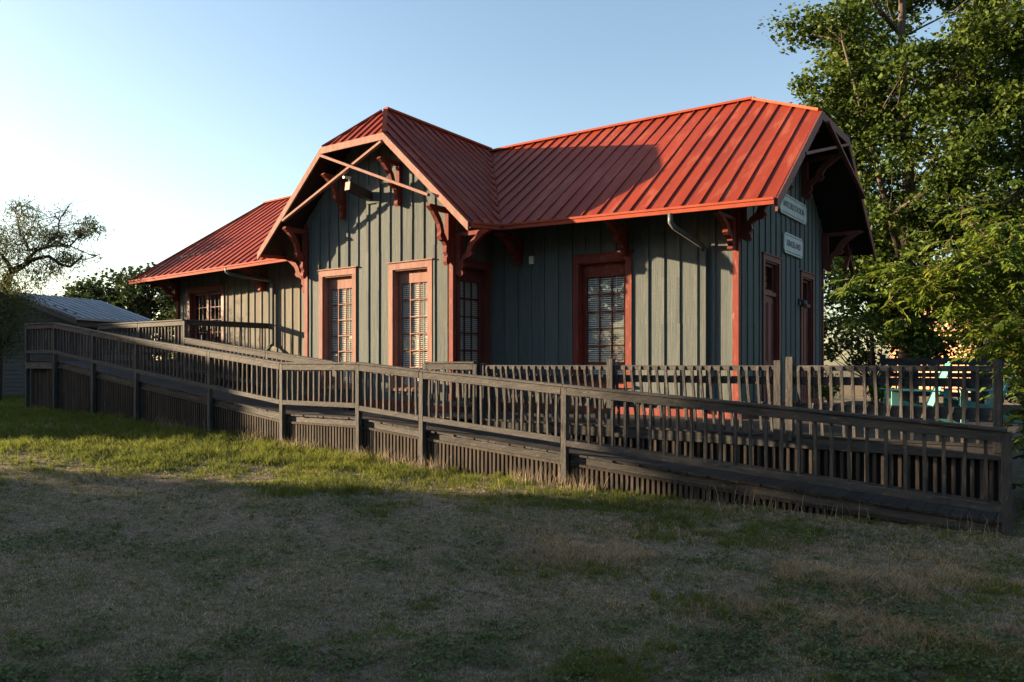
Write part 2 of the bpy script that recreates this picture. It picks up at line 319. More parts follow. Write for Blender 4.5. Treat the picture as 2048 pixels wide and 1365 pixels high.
# ------------------------------------------------------------------ depot building
B = empty('depot_building', (0,0,0), 'old blue board and batten railway depot with a red standing seam metal roof', 'building')
FL = .63
BX0, BX1 = -10.42, -5.68; BY = -1.41; XL = -18.43; YB = 6.0; WT = .14
SP = .345
def cells(a0, a1, z0, z1, ops, cuts=()):
    """split a wall rectangle round its openings"""
    xs = sorted({a0, a1, *[o[0] for o in ops], *[o[1] for o in ops], *cuts}); out = []
    for xa, xb in zip(xs, xs[1:]):
        zs = [z0]
        for o in sorted(ops, key=lambda q: q[2]):
            if o[0] <= xa+1e-6 and o[1] >= xb-1e-6: zs += [o[2], o[3]]
        zs.append(z1)
        for i in range(0, len(zs), 2):
            if zs[i+1] - zs[i] > 1e-3: out.append((xa, xb, zs[i], zs[i+1]))
    return out
def wall(axis, pos, out, a0, a1, z0, ztop, ops, off=.1, trimw=.14, m='siding'):
    """axis 'x': wall runs along x at y=pos and faces out (sign along y); ztop(a) gives the top; boards with a batten over every joint"""
    mb = MB(); zt = min(ztop(a0), ztop(a1)); bat = []; a = a0+off
    while a < a1-.05: bat.append(a); a += SP*random.uniform(.94,1.06)
    cuts = [b for b in bat if all(abs(b-q) > .02 for o in ops for q in o[:2])]
    def bx(s0, s1, d0, d1, za, zb):
        if axis == 'x': mb.box(s0, s1, pos+out*d0, pos+out*d1, za, zb)
        else: mb.box(pos+out*d0, pos+out*d1, s0, s1, za, zb)
    for c in cells(a0, a1, z0, zt, ops, cuts): bx(c[0], c[1], -WT, 0, c[2], c[3])
    # anything above the square part: prism strips
    ks = sorted({a0, a1, *bat, (a0+a1)/2})
    for s0, s1 in zip(ks, ks[1:]):
        t0, t1 = ztop(s0), ztop(s1)
        if max(t0,t1) > zt+.01:
            pts = [(s0,zt),(s1,zt),(s1,max(t1,zt+.001)),(s0,max(t0,zt+.001))]
            if axis == 'x': mb.prism([(p[0], pos-out*WT, p[1]) for p in pts], (0, out*WT, 0))
            else: mb.prism([(pos-out*WT, p[0], p[1]) for p in pts], (out*WT, 0, 0))
    for a in bat:
        w = .032; wob = random.uniform(-.012,.012); d = .024+random.uniform(-.003,.005)
        segs = [(z0, ztop(a)-.01)]
        for o in ops:
            if o[0]-trimw-.03 < a < o[1]+trimw+.03:
                ns = []
                for (p,q) in segs:
                    if o[2]-.08 > p: ns.append((p, min(q, o[2]-.08)))
                    if o[3]+.17 < q: ns.append((max(p, o[3]+.17), q))
                segs = ns
        for p, q in segs:
            if q-p > .05:
                zz = p
                while zz < q-1e-3:          # battens are slightly crooked
                    z2 = min(q, zz+.9); k = random.uniform(-.004,.004)
                    bx(a-w+wob+k, a+w+wob+k, .0, d, zz, z2); zz = z2
    return mb.build('wall', M[m], B)
W1 = (-9.78,-8.74,1.10,3.76); W2 = (-7.42,-6.37,1.10,3.76); W3 = (-3.40,-2.29,1.22,3.76); W4 = (-1.20,-.22,1.10,3.76)
DL = (-17.70,-16.02,1.76,3.90); D1 = (1.50,2.42,FL,3.74); D2 = (4.16,5.04,FL,3.64)
flat = lambda z: (lambda a: z)
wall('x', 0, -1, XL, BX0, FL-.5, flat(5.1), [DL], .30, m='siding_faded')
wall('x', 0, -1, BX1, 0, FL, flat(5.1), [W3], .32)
def baytop(a): return min(7.12, 7.45-.957*abs(a+8.03))
wall('x', BY, -1, BX0, BX1, FL, baytop, [W1, W2], .16)
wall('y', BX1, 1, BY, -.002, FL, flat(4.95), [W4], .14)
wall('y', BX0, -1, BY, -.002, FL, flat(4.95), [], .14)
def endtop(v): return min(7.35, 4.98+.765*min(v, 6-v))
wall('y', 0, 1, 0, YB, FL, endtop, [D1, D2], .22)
wall('y', XL, -1, 0, YB, FL-.5, flat(4.7), [], .22)
wall('x', YB, 1, XL, 0, FL-.5, flat(4.7), [], .22)
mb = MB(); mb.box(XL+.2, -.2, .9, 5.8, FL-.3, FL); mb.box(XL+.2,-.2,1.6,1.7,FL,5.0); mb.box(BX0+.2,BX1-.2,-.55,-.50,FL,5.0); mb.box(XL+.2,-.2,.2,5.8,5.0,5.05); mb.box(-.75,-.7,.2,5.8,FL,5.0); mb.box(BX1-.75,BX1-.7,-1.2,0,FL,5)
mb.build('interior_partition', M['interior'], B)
# skirt boards and corner boards
mb = MB()
mb.box(BX1+.05, -.0, -.03, 0, FL, FL+.2); mb.box(BX0, BX1, BY-.03, BY, FL, FL+.2); mb.box(BX1, BX1+.03, BY-.03, -.03, FL, FL+.2); mb.box(.0,.03,-.03,YB,FL,FL+.2)
mb.build('skirt_board', M['trim'], B)
for (x, y, sx, sy, m, zb, zt) in [(0,0,1,-1,'trim',FL+.2,4.9),(BX1,BY,1,-1,'trim',FL+.2,5.1),(BX0,BY,-1,-1,'trim',FL+.2,5.1),(XL,0,-1,-1,'trim',FL-.4,4.9),(0,YB,1,1,'trim',FL+.2,4.9)]:
    mb = MB(); mb.box(x+sx*.03, x-sx*.085, y, y+sy*.03, zb, zt); mb.box(x, x+sx*.03, y-sy*.085, y, zb, zt); mb.build('corner_board', M[m], B)
def frame_box(mb, axis, pos, out, s0, s1, d0, d1, za, zb):
    if axis == 'x': mb.box(s0, s1, pos+out*d0, pos+out*d1, za, zb)
    else: mb.box(pos+out*d0, pos+out*d1, s0, s1, za, zb)
def window(axis, pos, out, op, cols, rows, tm, sm, rec=.13, stile=.12, head=.30, blinds=True, trim=.13, mid=False, kind='window', split=None):
    a0, a1, z0, z1 = op; fb = lambda mb,*q: frame_box(mb, axis, pos, out, *q)
    mb = MB(); w = MB()
    fb(mb, a0-trim, a0, 0, .035, z0, z1); fb(mb, a1, a1+trim, 0, .035, z0, z1); fb(mb, a0-trim, a1+trim, 0, .035, z1, z1+trim+.02)
    fb(mb, a0-trim-.04, a1+trim+.04, 0, .065, z1+trim+.02, z1+trim+.045)      # drip cap
    fb(mb, a0-trim-.03, a1+trim+.03, 0, .075, z0-.06, z0)                        # sill
    fb(mb, a0-.005, a0+.025, -rec-.06, -.0, z0, z1); fb(mb, a1-.025, a1+.005, -rec-.06, 0, z0, z1)
    fb(mb, a0+.025, a1-.025, -rec-.06, 0, z1-.025, z1+.005); fb(mb, a0+.025, a1-.025, -rec-.06, 0, z0-.01, z0+.02)
    win = mb.build(kind, tm, B); del w
    leaves_ = [(a0+.03, a1-.03)] if not mid else [(a0+.03, (a0+a1)/2-.03), ((a0+a1)/2+.03, a1-.03)]
    if mid:
        q = MB(); fb(q, (a0+a1)/2-.03, (a0+a1)/2+.03, -rec-.06, -rec+.03, z0+.02, z1-.025); o = q.build('mullion', sm, win); o.location = (0,0,0)
    for (b0, b1) in leaves_:
        g0, g1, h0, h1 = b0+stile-.03, b1-stile+.03, z0+.09, z1-head
        q = MB(); fb(q, b0, g0, -rec-.04, -rec, z0+.02, z1-.025); fb(q, g1, b1, -rec-.04, -rec, z0+.02, z1-.025)
        fb(q, g0, g1, -rec-.04, -rec, h1, z1-.025); fb(q, g0, g1, -rec-.04, -rec, z0+.02, h0)
        for i in range(1, cols): c = lerp(g0,g1,i/cols); fb(q, c-.011, c+.011, -rec-.035, -rec-.004, h0, h1)
        for j in range(1, rows):
            c = lerp(h0,h1,j/rows)
            for i in range(cols):
                ca = lerp(g0,g1,i/cols)+(.011 if i else 0); cb = lerp(g0,g1,(i+1)/cols)-(.011 if i < cols-1 else 0)
                fb(q, ca, cb, -rec-.034, -rec-.005, c-.011, c+.011)
        o = q.build('sash', sm, win); o.location = (0,0,0)
        q = MB(); fb(q, g0, g1, -rec-.030, -rec-.026, h0, h1); o = q.build('glass', M['glass'], win); o.location = (0,0,0)
        if blinds:
            q = MB(); z = h0; dd = rec+.055
            while z < h1:
                for (c0, c1) in ([(g0-.01, g1+.01)]):
                    t = random.uniform(-.002,.002)
                    P = [(c0, -dd-.016, z+.017+t), (c1, -dd-.016, z+.017), (c1, -dd+.016, z-.012), (c0, -dd+.016, z-.012+t)]
                    pts = [((p[0], pos+out*p[1], p[2]) if axis == 'x' else (pos+out*p[1], p[0], p[2])) for p in P]
                    q.prism(pts, (0,0,.003))
                z += .044
            for c in (.22, .78): cc = lerp(g0,g1,c); fb(q, cc-.006, cc+.006, -dd+.019, -dd+.021, h0, h1)
            o = q.build('blind', M['blind'], win); o.location = (0,0,0)
    return win
window('x', BY, -1, W1, 3, 6, M['faded'], M['faded'])
window('x', BY, -1, W2, 3, 6, M['faded'], M['faded'])
window('x', 0, -1, W3, 3, 6, M['trim'], M['trim'])
window('y', BX1, 1, W4, 3, 6, M['brownred'], M['brownred'], trim=.10)
dl = window('x', 0, -1, DL, 3, 5, M['brownred'], M['brownred'], rec=.10, head=.10, blinds=False, mid=True, kind='door')
mb = MB(); mb.tube([(-16.80,-.0+.08,2.72),(-16.80,.03,2.72)], .03, 8); o = mb.build('handle', M['copper'], dl); o.location = (0,0,0)
def end_door(op, tz):
    a0, a1, z0, z1 = op; mb = MB(); t = .11
    mb.box(0,.035,a0-t,a0,z0,z1); mb.box(0,.035,a1,a1+t,z0,z1); mb.box(0,.035,a0-t,a1+t,z1,z1+t); mb.box(0,.06,a0-t-.03,a1+t+.03,z1+t,z1+t+.025)
    mb.box(-.16,0,a0-.005,a0+.03,z0,z1); mb.box(-.16,0,a1-.03,a1+.005,z0,z1); mb.box(-.16,0,a0+.03,a1-.03,z1-.03,z1)
    mb.box(-.14,-.02,a0+.03,a1-.03,tz-.05,tz+.03)
    d = mb.build('door', M['brownred'], B)
    q = MB(); q.box(-.12,-.08,a0+.03,a1-.03,z0,tz-.05)
    w = (a1-a0-.06)
    for (pa,pb,za,zb) in [(.1,.46,.12,.9),(.54,.9,.12,.9),(.1,.46,1.05,2.3),(.54,.9,1.05,2.3)]:
        y0 = a0+.03+w*pa; y1 = a0+.03+w*pb
        q.box(-.08,-.066,y0,y1,z0+za,z0+za+.03); q.box(-.08,-.066,y0,y1,z0+zb-.03,z0+zb); q.box(-.08,-.066,y0,y0+.03,z0+za+.03,z0+zb-.03); q.box(-.08,-.066,y1-.03,y1,z0+za+.03,z0+zb-.03)
    o = q.build('door_leaf', M['brownred'], d); o.location = (0,0,0)
    q = MB(); q.tube([(-.08,a0+.12,z0+1.0),(-.02,a0+.12,z0+1.0)], .03, 8); o = q.build('handle', M['copper'], d); o.location = (0,0,0)
    q = MB(); q.box(-.10,-.095,a0+.09,a1-.09,tz+.08,z1-.08); o = q.build('transom_glass', M['glass'], d); o.location = (0,0,0)
    q = MB(); q.box(-.11,-.08,a0+.03,a0+.09,tz+.03,z1-.03); q.box(-.11,-.08,a1-.09,a1-.03,tz+.03,z1-.03); q.box(-.11,-.08,a0+.09,a1-.09,z1-.08,z1-.03); q.box(-.11,-.08,a0+.09,a1-.09,tz+.03,tz+.08); o = q.build('transom_frame', M['brownred'], d); o.location = (0,0,0)
end_door(D1, 3.10); end_door(D2, 3.02)
# ---- roof
def clipline(poly, ax, c):
    out = []
    n = len(poly)
    for i in range(n):
        p, q = poly[i], poly[(i+1) % n]
        if (p[ax]-c)*(q[ax]-c) < 0: out.append(p.lerp(q, (c-p[ax])/(q[ax]-p[ax])))
    return out if len(out) == 2 else None
def roofpoly(mb, pts, ax, c0, sp=.345, th=.05, rib=True, rw=.03, rh=.032):
    P = [Vector(p) for p in pts]; n = len(P)
    nor = (P[1]-P[0]).cross(P[2]-P[0]).normalized()
    if nor.z < 0: P.reverse(); nor = -nor
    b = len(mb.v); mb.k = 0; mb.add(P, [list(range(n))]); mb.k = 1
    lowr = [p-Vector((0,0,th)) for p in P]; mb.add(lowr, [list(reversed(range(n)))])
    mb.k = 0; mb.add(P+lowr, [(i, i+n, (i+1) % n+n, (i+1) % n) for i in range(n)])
    if rib:
        lo = min(p[ax] for p in P); hi = max(p[ax] for p in P); c = c0+math.ceil((lo-c0)/sp)*sp
        while c < hi-.02:
            s = clipline(P, ax, c)
            if s and (s[0]-s[1]).length > .15:
                a, q = s; d = (q-a).normalized()*.03; mb.bar(a+d+nor*rh*.45, q-d+nor*rh*.45, rw, rh, nor)
            c += sp
def G(u): return interp([(-19.42,4.30),(-12,4.44),(-5,4.57),(1.0,4.43)], u)   # the old eave line sags a little at its ends
def RZ(u): return interp([(-17.95,7.25),(-7.2,7.5),(-.73,7.5)], u)
mb = MB(); us = [-17.95,-12,-8.03,-5,-.73]
roofpoly(mb, [(-19.42,-1,G(-19.42)),(-17.95,-1,G(-17.95)),(-17.95,3,RZ(-17.95))], 0, 0)
for a, b in zip(us, us[1:]):
    roofpoly(mb, [(a,-1,G(a)),(b,-1,G(b)),(b,3,RZ(b)),(a,3,RZ(a))], 0, 0)
    roofpoly(mb, [(a,7,G(a)),(b,7,G(b)),(b,3,RZ(b)),(a,3,RZ(a))], 0, 0)
jz = 6.62
roofpoly(mb, [(-.73,-1,G(-.73)),(1,-1,G(1)),(1,1.85,jz),(-.73,3,RZ(-.73))], 0, 0)
roofpoly(mb, [(-.73,7,G(-.73)),(1,7,G(1)),(1,4.15,jz),(-.73,3,RZ(-.73))], 0, 0)
roofpoly(mb, [(-.73,3,RZ(-.73)),(1,1.85,jz),(1,4.15,jz)], 1, 3)
roofpoly(mb, [(-19.42,-1,G(-19.42)),(-17.95,3,RZ(-17.95)),(-19.42,7,G(-19.42))], 1, 3)
roofpoly(mb, [(-19.42,7,G(-19.42)),(-17.95,7,G(-17.95)),(-17.95,3,RZ(-17.95))], 0, 0)
mb.k = 0
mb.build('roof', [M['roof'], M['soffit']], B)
BC = -8.03; VF = -2.1; BR = 7.60; BE = 4.42; bs_ = 3.33; bj = 6.63
mb = MB()
for sg in (1,-1):
    roofpoly(mb, [(BC,-1.05,BR),(BC,3.0,BR-.06),(BC+sg*bs_,-1.0,4.57 if sg > 0 else 4.47),(BC+sg*bs_,VF,BE+(.05 if sg > 0 else 0)),(BC+sg*1.0,VF,bj)], 1, .1, .34)
roofpoly(mb, [(BC,-1.05,BR),(BC+1.0,VF,bj),(BC-1.0,VF,bj)], 0, BC+.12, .26)
bayroof = mb.build('roof', [M['roof'], M['soffit']], B)
# ridge and hip caps
mb = MB()
for a, b in [((-17.95,3),(-12,3)),((-12,3),(-7.2,3)),((-7.2,3),(-.73,3))]: mb.bar((a[0],a[1],RZ(a[0])+.03),(b[0],b[1],RZ(b[0])+.03),.16,.05)
mb.bar((-.73,3,RZ(-.73)+.03),(1,1.85,jz+.03),.12,.05); mb.bar((-.73,3,RZ(-.73)+.03),(1,4.15,jz+.03),.12,.05)
mb.bar((-17.95,3,RZ(-17.95)+.03),(-19.42,-1,G(-19.42)+.03),.12,.05)
mb.bar((BC,-1.05,BR+.03),(BC,3,BR-.03),.14,.05); mb.bar((BC+.06,-1.11,BR-.03),(BC+1,VF,bj+.02),.10,.04); mb.bar((BC-.06,-1.11,BR-.03),(BC-1,VF,bj+.02),.10,.04)
mb.build('ridge_cap', M['gutter'], B)
# gutters: front eaves and bay sides
def gutter(pts, d, h=.12, w=.10):
    mb = MB()
    for p, q in zip(pts, pts[1:]):
        p = Vector(p); q = Vector(q); n = Vector((*d, 0))
        prof = [(0,-.005),(w,-.005),(w,-.045),(w*.82,-.055),(w*.8,-h),(0,-h)]
        a = [p+n*x+Vector((0,0,z)) for x, z in prof]; mb.prism(a, q-p)
    return mb.build('gutter', M['gutter'], B)
gutter([(-19.42,-1.0,G(-19.42)),(-12,-1.0,G(-12)),(-11.36,-1.0,G(-11.36))], (0,-1))
gutter([(-4.70,-1.0,G(-4.7)),(-3,-1.0,G(-3)),(1.0,-1.0,G(1))], (0,-1))
gutter([(BC+bs_,VF+.05,BE+.05),(BC+bs_,-1.06,4.56)], (1,0)); gutter([(BC-bs_,VF+.05,BE),(BC-bs_,-1.06,4.46)], (-1,0))
# downspouts
mb = MB(); w_ = .055
mb.tube([(-.86,-1.05,4.36),(-.86,-1.05,4.20),(-.82,-.98,4.12),(-.64,-.14,3.88),(-.62,-.075,3.80)], .05, 8); mb.build('downspout', M['greymetal'], B, True)
mb = MB(); mb.box(-.67,-.57,-.115,-.035,FL+.1,3.82); mb.build('downspout', M['siding'], B)
mb = MB(); mb.tube([(-14.25,-1.05,4.36),(-14.25,-1.05,4.24),(-14.2,-.98,4.17),(-13.55,-.14,4.03),(-13.5,-.08,3.95)], .05, 8)
mb.build('downspout', M['greymetal'], B, True)
mb = MB(); mb.box(-13.55,-13.45,-.12,-.04,2.15,3.96); mb.bar((-13.5,-.1,2.2),(-13.5,-.42,1.86),.09,.07); mb.build('downspout', M['siding'], B)
# barge boards (verges)
def verge(p, q, h, t, off, name='barge_board', m='trim'):
    mb = MB(); p = Vector(p); q = Vector(q)
    a = [p, q, q-Vector((0,0,h)), p-Vector((0,0,h))]; mb.prism(a, Vector(off)*t); return mb.build(name, M[m], B)
vy = VF
verge((BC+1.0,vy,bj-.0),(BC+bs_+.02,vy,BE+.04),.18,.04,(0,-1,0),m='faded'); verge((BC-1.0,vy,bj),(BC-bs_-.02,vy,BE-.02),.18,.04,(0,-1,0),m='faded'); verge((BC-1.0,vy,bj),(BC+1.0,vy,bj),.15,.04,(0,-1,0),m='faded')
ex = 1.0
verge((ex,-1.0,4.42),(ex,1.85,jz),.22,.04,(1,0,0),m='brownred'); verge((ex,4.15,jz),(ex,7,4.42),.22,.04,(1,0,0),m='brownred'); verge((ex,1.85,jz),(ex,4.15,jz),.16,.04,(1,0,0),m='brownred')
# cross braces of both gables
def brace(p, q, m, up): mb = MB(); mb.bar(p, q, .06, .085, up); return mb.build('cross_brace', M[m], B, bevel=.006)
brace((BC-2.36,VF-.03,5.08),(BC+.97,VF-.03,6.44),'faded',(0,-1,0)); brace((BC+2.38,VF-.10,5.10),(BC-.97,VF-.10,6.44),'faded',(0,-1,0))
brace((ex+.02,.66,5.52),(ex+.02,3.98,6.44),'brownred',(1,0,0)); brace((ex+.09,2.05,6.44),(ex+.09,5.36,5.5),'brownred',(1,0,0))
# carved brackets
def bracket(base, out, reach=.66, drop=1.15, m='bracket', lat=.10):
    """flat sawn bracket: wall leg with a scrolled foot, an arm under the eave and a curved brace between them"""
    bx, by, bz = base; ox, oy = out; mb = MB(); lx, ly = -oy, ox
    k = reach/.66; kz = drop/1.15
    def P(a): return [(bx+ox*x*k-lx*lat/2, by+oy*x*k-ly*lat/2, bz+z*kz) for x, z in a]
    e = (lx*lat, ly*lat, 0)
    mb.prism(P([(0,-1.02),(.06,-1.12),(.12,-1.15),(.16,-1.08),(.15,-1.0),(.10,-.93),(.10,0),(0,0)]), e)
    mb.prism(P([(.10,-.10),(.10,0),(.66,0),(.70,-.05),(.62,-.11)]), e)
    mb.prism(P([(.10,-.98),(.17,-.88),(.16,-.76),(.23,-.68),(.31,-.66),(.36,-.58),(.33,-.50),(.38,-.36),(.48,-.24),(.60,-.11),(.44,-.11),(.34,-.22),(.26,-.36),(.22,-.52),(.14,-.62),(.10,-.74)]), e)
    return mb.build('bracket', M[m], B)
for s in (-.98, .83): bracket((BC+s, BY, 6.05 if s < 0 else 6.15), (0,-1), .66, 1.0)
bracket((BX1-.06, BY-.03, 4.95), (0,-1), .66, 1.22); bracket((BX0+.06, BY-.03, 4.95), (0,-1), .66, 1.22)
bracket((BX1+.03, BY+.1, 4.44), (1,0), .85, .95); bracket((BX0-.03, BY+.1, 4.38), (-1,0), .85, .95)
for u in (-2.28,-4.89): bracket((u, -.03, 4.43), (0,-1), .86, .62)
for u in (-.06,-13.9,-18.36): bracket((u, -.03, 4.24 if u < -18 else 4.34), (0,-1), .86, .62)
bracket((.03,.08,4.85), (1,0), .9, .95, 'brownred')
bracket((XL-.03,.08,4.6), (-1,0), .85, .8, 'brownred'); bracket((XL-.03,5.9,4.6), (-1,0), .85, .8, 'brownred')
for v in (1.9,4.1): bracket((.03, v, 6.3), (1,0), .9, .95, 'brownred')
bracket((.03,5.92,4.85), (1,0), .9, .95, 'brownred')
# X of struts under the far eave and under the near corner
for (y0, z0, y1, z1) in [(6.1,3.95,6.95,4.75),(6.1,4.7,6.95,3.95)]: mb = MB(); mb.bar((.5,y0,z0),(.5,y1,z1),.07,.09,(1,0,0)); mb.build('strut', M['brownred'], B)
for (y0, z0, y1, z1) in [(-.05,4.0,-.9,4.42),(-.05,4.5,-.75,4.05)]: mb = MB(); mb.bar((-18.75,y0,z0),(-18.75,y1,z1),.07,.09,(1,0,0)); mb.build('strut', M['brownred'], B)
# ------------------------------------------------------------------ fittings on the depot
def board_sign(y0, y1, z0, z1, text, label, ts):
    o = empty('name_sign', (.05, (y0+y1)/2, z0), label, 'sign', 'white name signs on the gable end')
    c = .08
    def outl(i): return [(y0+c+i*.4,z0+i),(y1-c-i*.4,z0+i),(y1-i,z0+c+i*.4),(y1-i,z1-c-i*.4),(y1-c-i*.4,z1-i),(y0+c+i*.4,z1-i),(y0+i,z1-c-i*.4),(y0+i,z0+c+i*.4)]
    mb = MB(); mb.prism([(.03,y,z) for y, z in outl(0)], (.035,0,0)); mb.build('board', M['sign'], o)
    mb = MB()
    for za in (z0+.045, z1-.045): mb.box(.066,.069,y0+c+.06,y1-c-.06,za-.008,za+.008)
    mb.build('border_line', M['letter'], o)
    cu = bpy.data.curves.new('lettering', 'FONT'); cu.body = text; cu.align_x = 'CENTER'; cu.align_y = 'CENTER'; cu.size = ts; cu.extrude = .002; cu.offset = .002
    t0 = bpy.data.objects.new('lettering_outline', cu); me = bpy.data.meshes.new_from_object(t0); me.materials.clear(); me.materials.append(M['letter']); bpy.data.objects.remove(t0)
    t = bpy.data.objects.new('lettering', me); COL.objects.link(t); put(t, o)
    t.location = t.location + Vector((.068, (y0+y1)/2, (z0+z1)/2)); t.rotation_euler = (R(90), 0, R(90))
board_sign(2.38, 4.34, 4.83, 5.28, 'ANTLERS STATION', 'long white board sign lettered ANTLERS STATION, the upper of two on the dark gable end', .185)
board_sign(2.66, 4.04, 4.02, 4.46, 'KINGSLAND', 'short white board sign lettered KINGSLAND, the lower of two on the dark gable end', .19)
L1 = empty('box_lamp', (-8.05,BY,5.4), 'dark square arm lamp on a square plate under the front gable brace', 'lamp')
mb = MB(); mb.box(-8.25,-7.82,BY-.045,BY-.025,5.34,5.78); mb.build('back_plate', M['siding'], L1)
mb = MB(); mb.bar((-8.12,BY-.03,5.50),(-8.12,BY-.72,5.62),.16,.20); mb.build('arm', M['black'], L1, bevel=.01)
mb = MB(); mb.bar((-8.12,BY-.72,5.62),(-8.12,BY-.74,5.623),.15,.19); mb.build('lens', M['copper'], L1)
L2 = empty('security_camera', (-8.12,BY-.78,5.8), 'tiny pale bullet camera at the tip of the square lamp arm', 'camera')
mb = MB(); mb.tube([(-8.15,BY-.62,5.83),(-8.18,BY-.80,5.81)], .03, 8); mb.tube([(-8.14,BY-.66,5.71),(-8.15,BY-.66,5.82)], .012, 6); mb.build('housing', M['lampwhite'], L2)
mb = MB(); mb.box(-4.63,-4.52,-.075,-.002,3.83,4.0); mb.tube([(-4.575,-.074,3.92),(-4.575,-.082,3.92)], .02, 8); tag(mb.build('alarm_box', M['lampwhite'], bevel=.008), 'small white alarm box on the shaded blue wall', 'alarm box')
L3 = empty('flood_light', (.2,2.4,5.7), 'copper coloured flood light hanging under the gable eave above the upper sign', 'lamp')
mb = MB(); mb.tube([(.3,1.75,5.95),(.3,1.75,5.78)], .015, 6); mb.build('stem', M['greymetal'], L3)
mb = MB(); mb.tube([(.3,1.75,5.80),(.3,1.75,5.72),(.3,1.77,5.66),(.3,1.80,5.58)], [.03,.045,.05,.12], 12); mb.build('lamp_shade', M['copper'], L3, True)
L4 = empty('wall_lamp', (.03,3.98,3.0), 'small round wall lamp beside the farther dark red door', 'lamp')
mb = MB(); mb.box(.002,.03,3.90,4.02,2.98,3.12); mb.build('mount', M['black'], L4)
mb = MB(); mb.tube([(.03,3.96,3.08),(.10,3.96,3.08),(.12,3.96,3.06),(.12,3.96,2.94)], [.02,.02,.06,.07], 10); mb.build('lamp_shade', M['greymetal'], L4, True)
# ------------------------------------------------------------------ wooden ramp
RP = empty('wheelchair_ramp', (-7,-3.4,0), 'long dark wooden wheelchair ramp with railings and slatted skirting across the front', 'ramp')
RT = [(-19.04,2.78),(-17.38,2.77),(-15.29,2.51),(-13.22,2.27),(-10.21,1.95),(-7.75,1.68),(-5.57,1.68),(-4.01,1.55),(-1.14,1.34),(4.47,.95)]
rt = lambda u: interp(RT, u)
VFR = -4.2; VBK = -2.7
g1 = lambda x, y: float(gz(x, y))
def post(x, y, zt, parent, w=.095, zb=None):
    mb = MB(); zb = g1(x,y)-.2 if zb is None else zb; dx, dy = random.uniform(-.006,.006), random.uniform(-.006,.006)
    mb.bar((x,y,zb),(x+dx,y+dy,zt),w,w,(0,1,0)); return mb.build('post', M['woodv'], parent, bevel=.005)
def rail_run(p0, p1, t0, t1, parent, side, out, bal='each', sp=.165, h=.85, stuff=None, slant=0):
    """handrail (cap and face board), bottom rail and balusters between two posts along x (side='x') or y"""
    p0 = Vector((*p0, t0)); p1 = Vector((*p1, t1)); d = (p1-p0); Ld = Vector((d.x,d.y,0)).length; e = Vector((d.x,d.y,0))/Ld
    o = Vector((*out, 0)); a = p0+e*.05+Vector((0,0,(t1-t0)*.05/Ld)); b = p1-e*.05-Vector((0,0,(t1-t0)*.05/Ld))
    mb = MB(); mb.bar(p0-Vector((0,0,.018))+e*.001, p1-Vector((0,0,.018))-e*.001, .15, .036)
    mb.bar(a+o*.028-Vector((0,0,.096)), b+o*.028-Vector((0,0,.096)), .038, .115); mb.build('handrail', M['wood'], parent, bevel=.005)
    mb = MB(); mb.bar(a+o*.028-Vector((0,0,h-.045)), b+o*.028-Vector((0,0,h-.045)), .038, .09); mb.build('bottom_rail', M['wood'], parent, bevel=.004)
    n = max(2, int(round(Ld/sp))); q = stuff or MB()
    for i in range(1, n):
        t = i/n; p = p0.lerp(p1, t); p -= o*.012; j = random.gauss(0,.006); k = random.gauss(0,.006); w = .036
        if bal == 'each': q = MB()
        top = p-Vector((0,0,.05)); bot = p-Vector((0,0,h-.01)); midp = (top+bot)/2+e*random.gauss(0,.007)
        q.bar(bot+e*j, midp, w, w, o); q.bar(midp, top+e*k, w, w, o)
        if bal == 'each': q.build('baluster', M['woodv'], parent)
stuffB = MB()
for (a, ta), (b, tb) in zip(RT, RT[1:]):
    rail_run((a,VFR),(b,VFR),ta,tb,RP,'x',(0,-1),'each' if a > -10.5 else 'all', .16 if a < -1.2 else .2, stuff=None if a > -10.5 else stuffB, h=.92 if a > -1.2 else (.88 if a > -6 else .84))
    # rim board, skirting rail and slats, set back from the posts
    da, db = ta-1.03, tb-1.03
    mb = MB(); mb.bar((a+.05,VFR+.10,da-.09),(b-.05,VFR+.10,db-.09),.04,.12); mb.build('rim_board', M['wood'], RP)
    mb = MB(); mb.bar((a+.06,VFR+.06,da-.165),(b-.06,VFR+.06,db-.165),.045,.04)
    x = a+.10
    while x < b-.08:
        zt = lerp(da,db,(x-a)/(b-a))-.18; zb = g1(x,VFR)-.05
        if zt-zb > .03: k = random.gauss(0,.004); mb.bar((x+k,VFR+.075,zb),(x,VFR+.075,zt),.042,.03,(0,1,0))
        x += .082
    mb.build('skirting', M['skirt'], RP)
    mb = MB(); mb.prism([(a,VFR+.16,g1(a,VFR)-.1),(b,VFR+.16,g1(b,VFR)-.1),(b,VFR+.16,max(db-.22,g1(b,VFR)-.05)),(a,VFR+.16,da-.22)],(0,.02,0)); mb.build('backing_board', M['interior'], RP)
for u, t in RT: post(u, VFR, t-.036, RP)
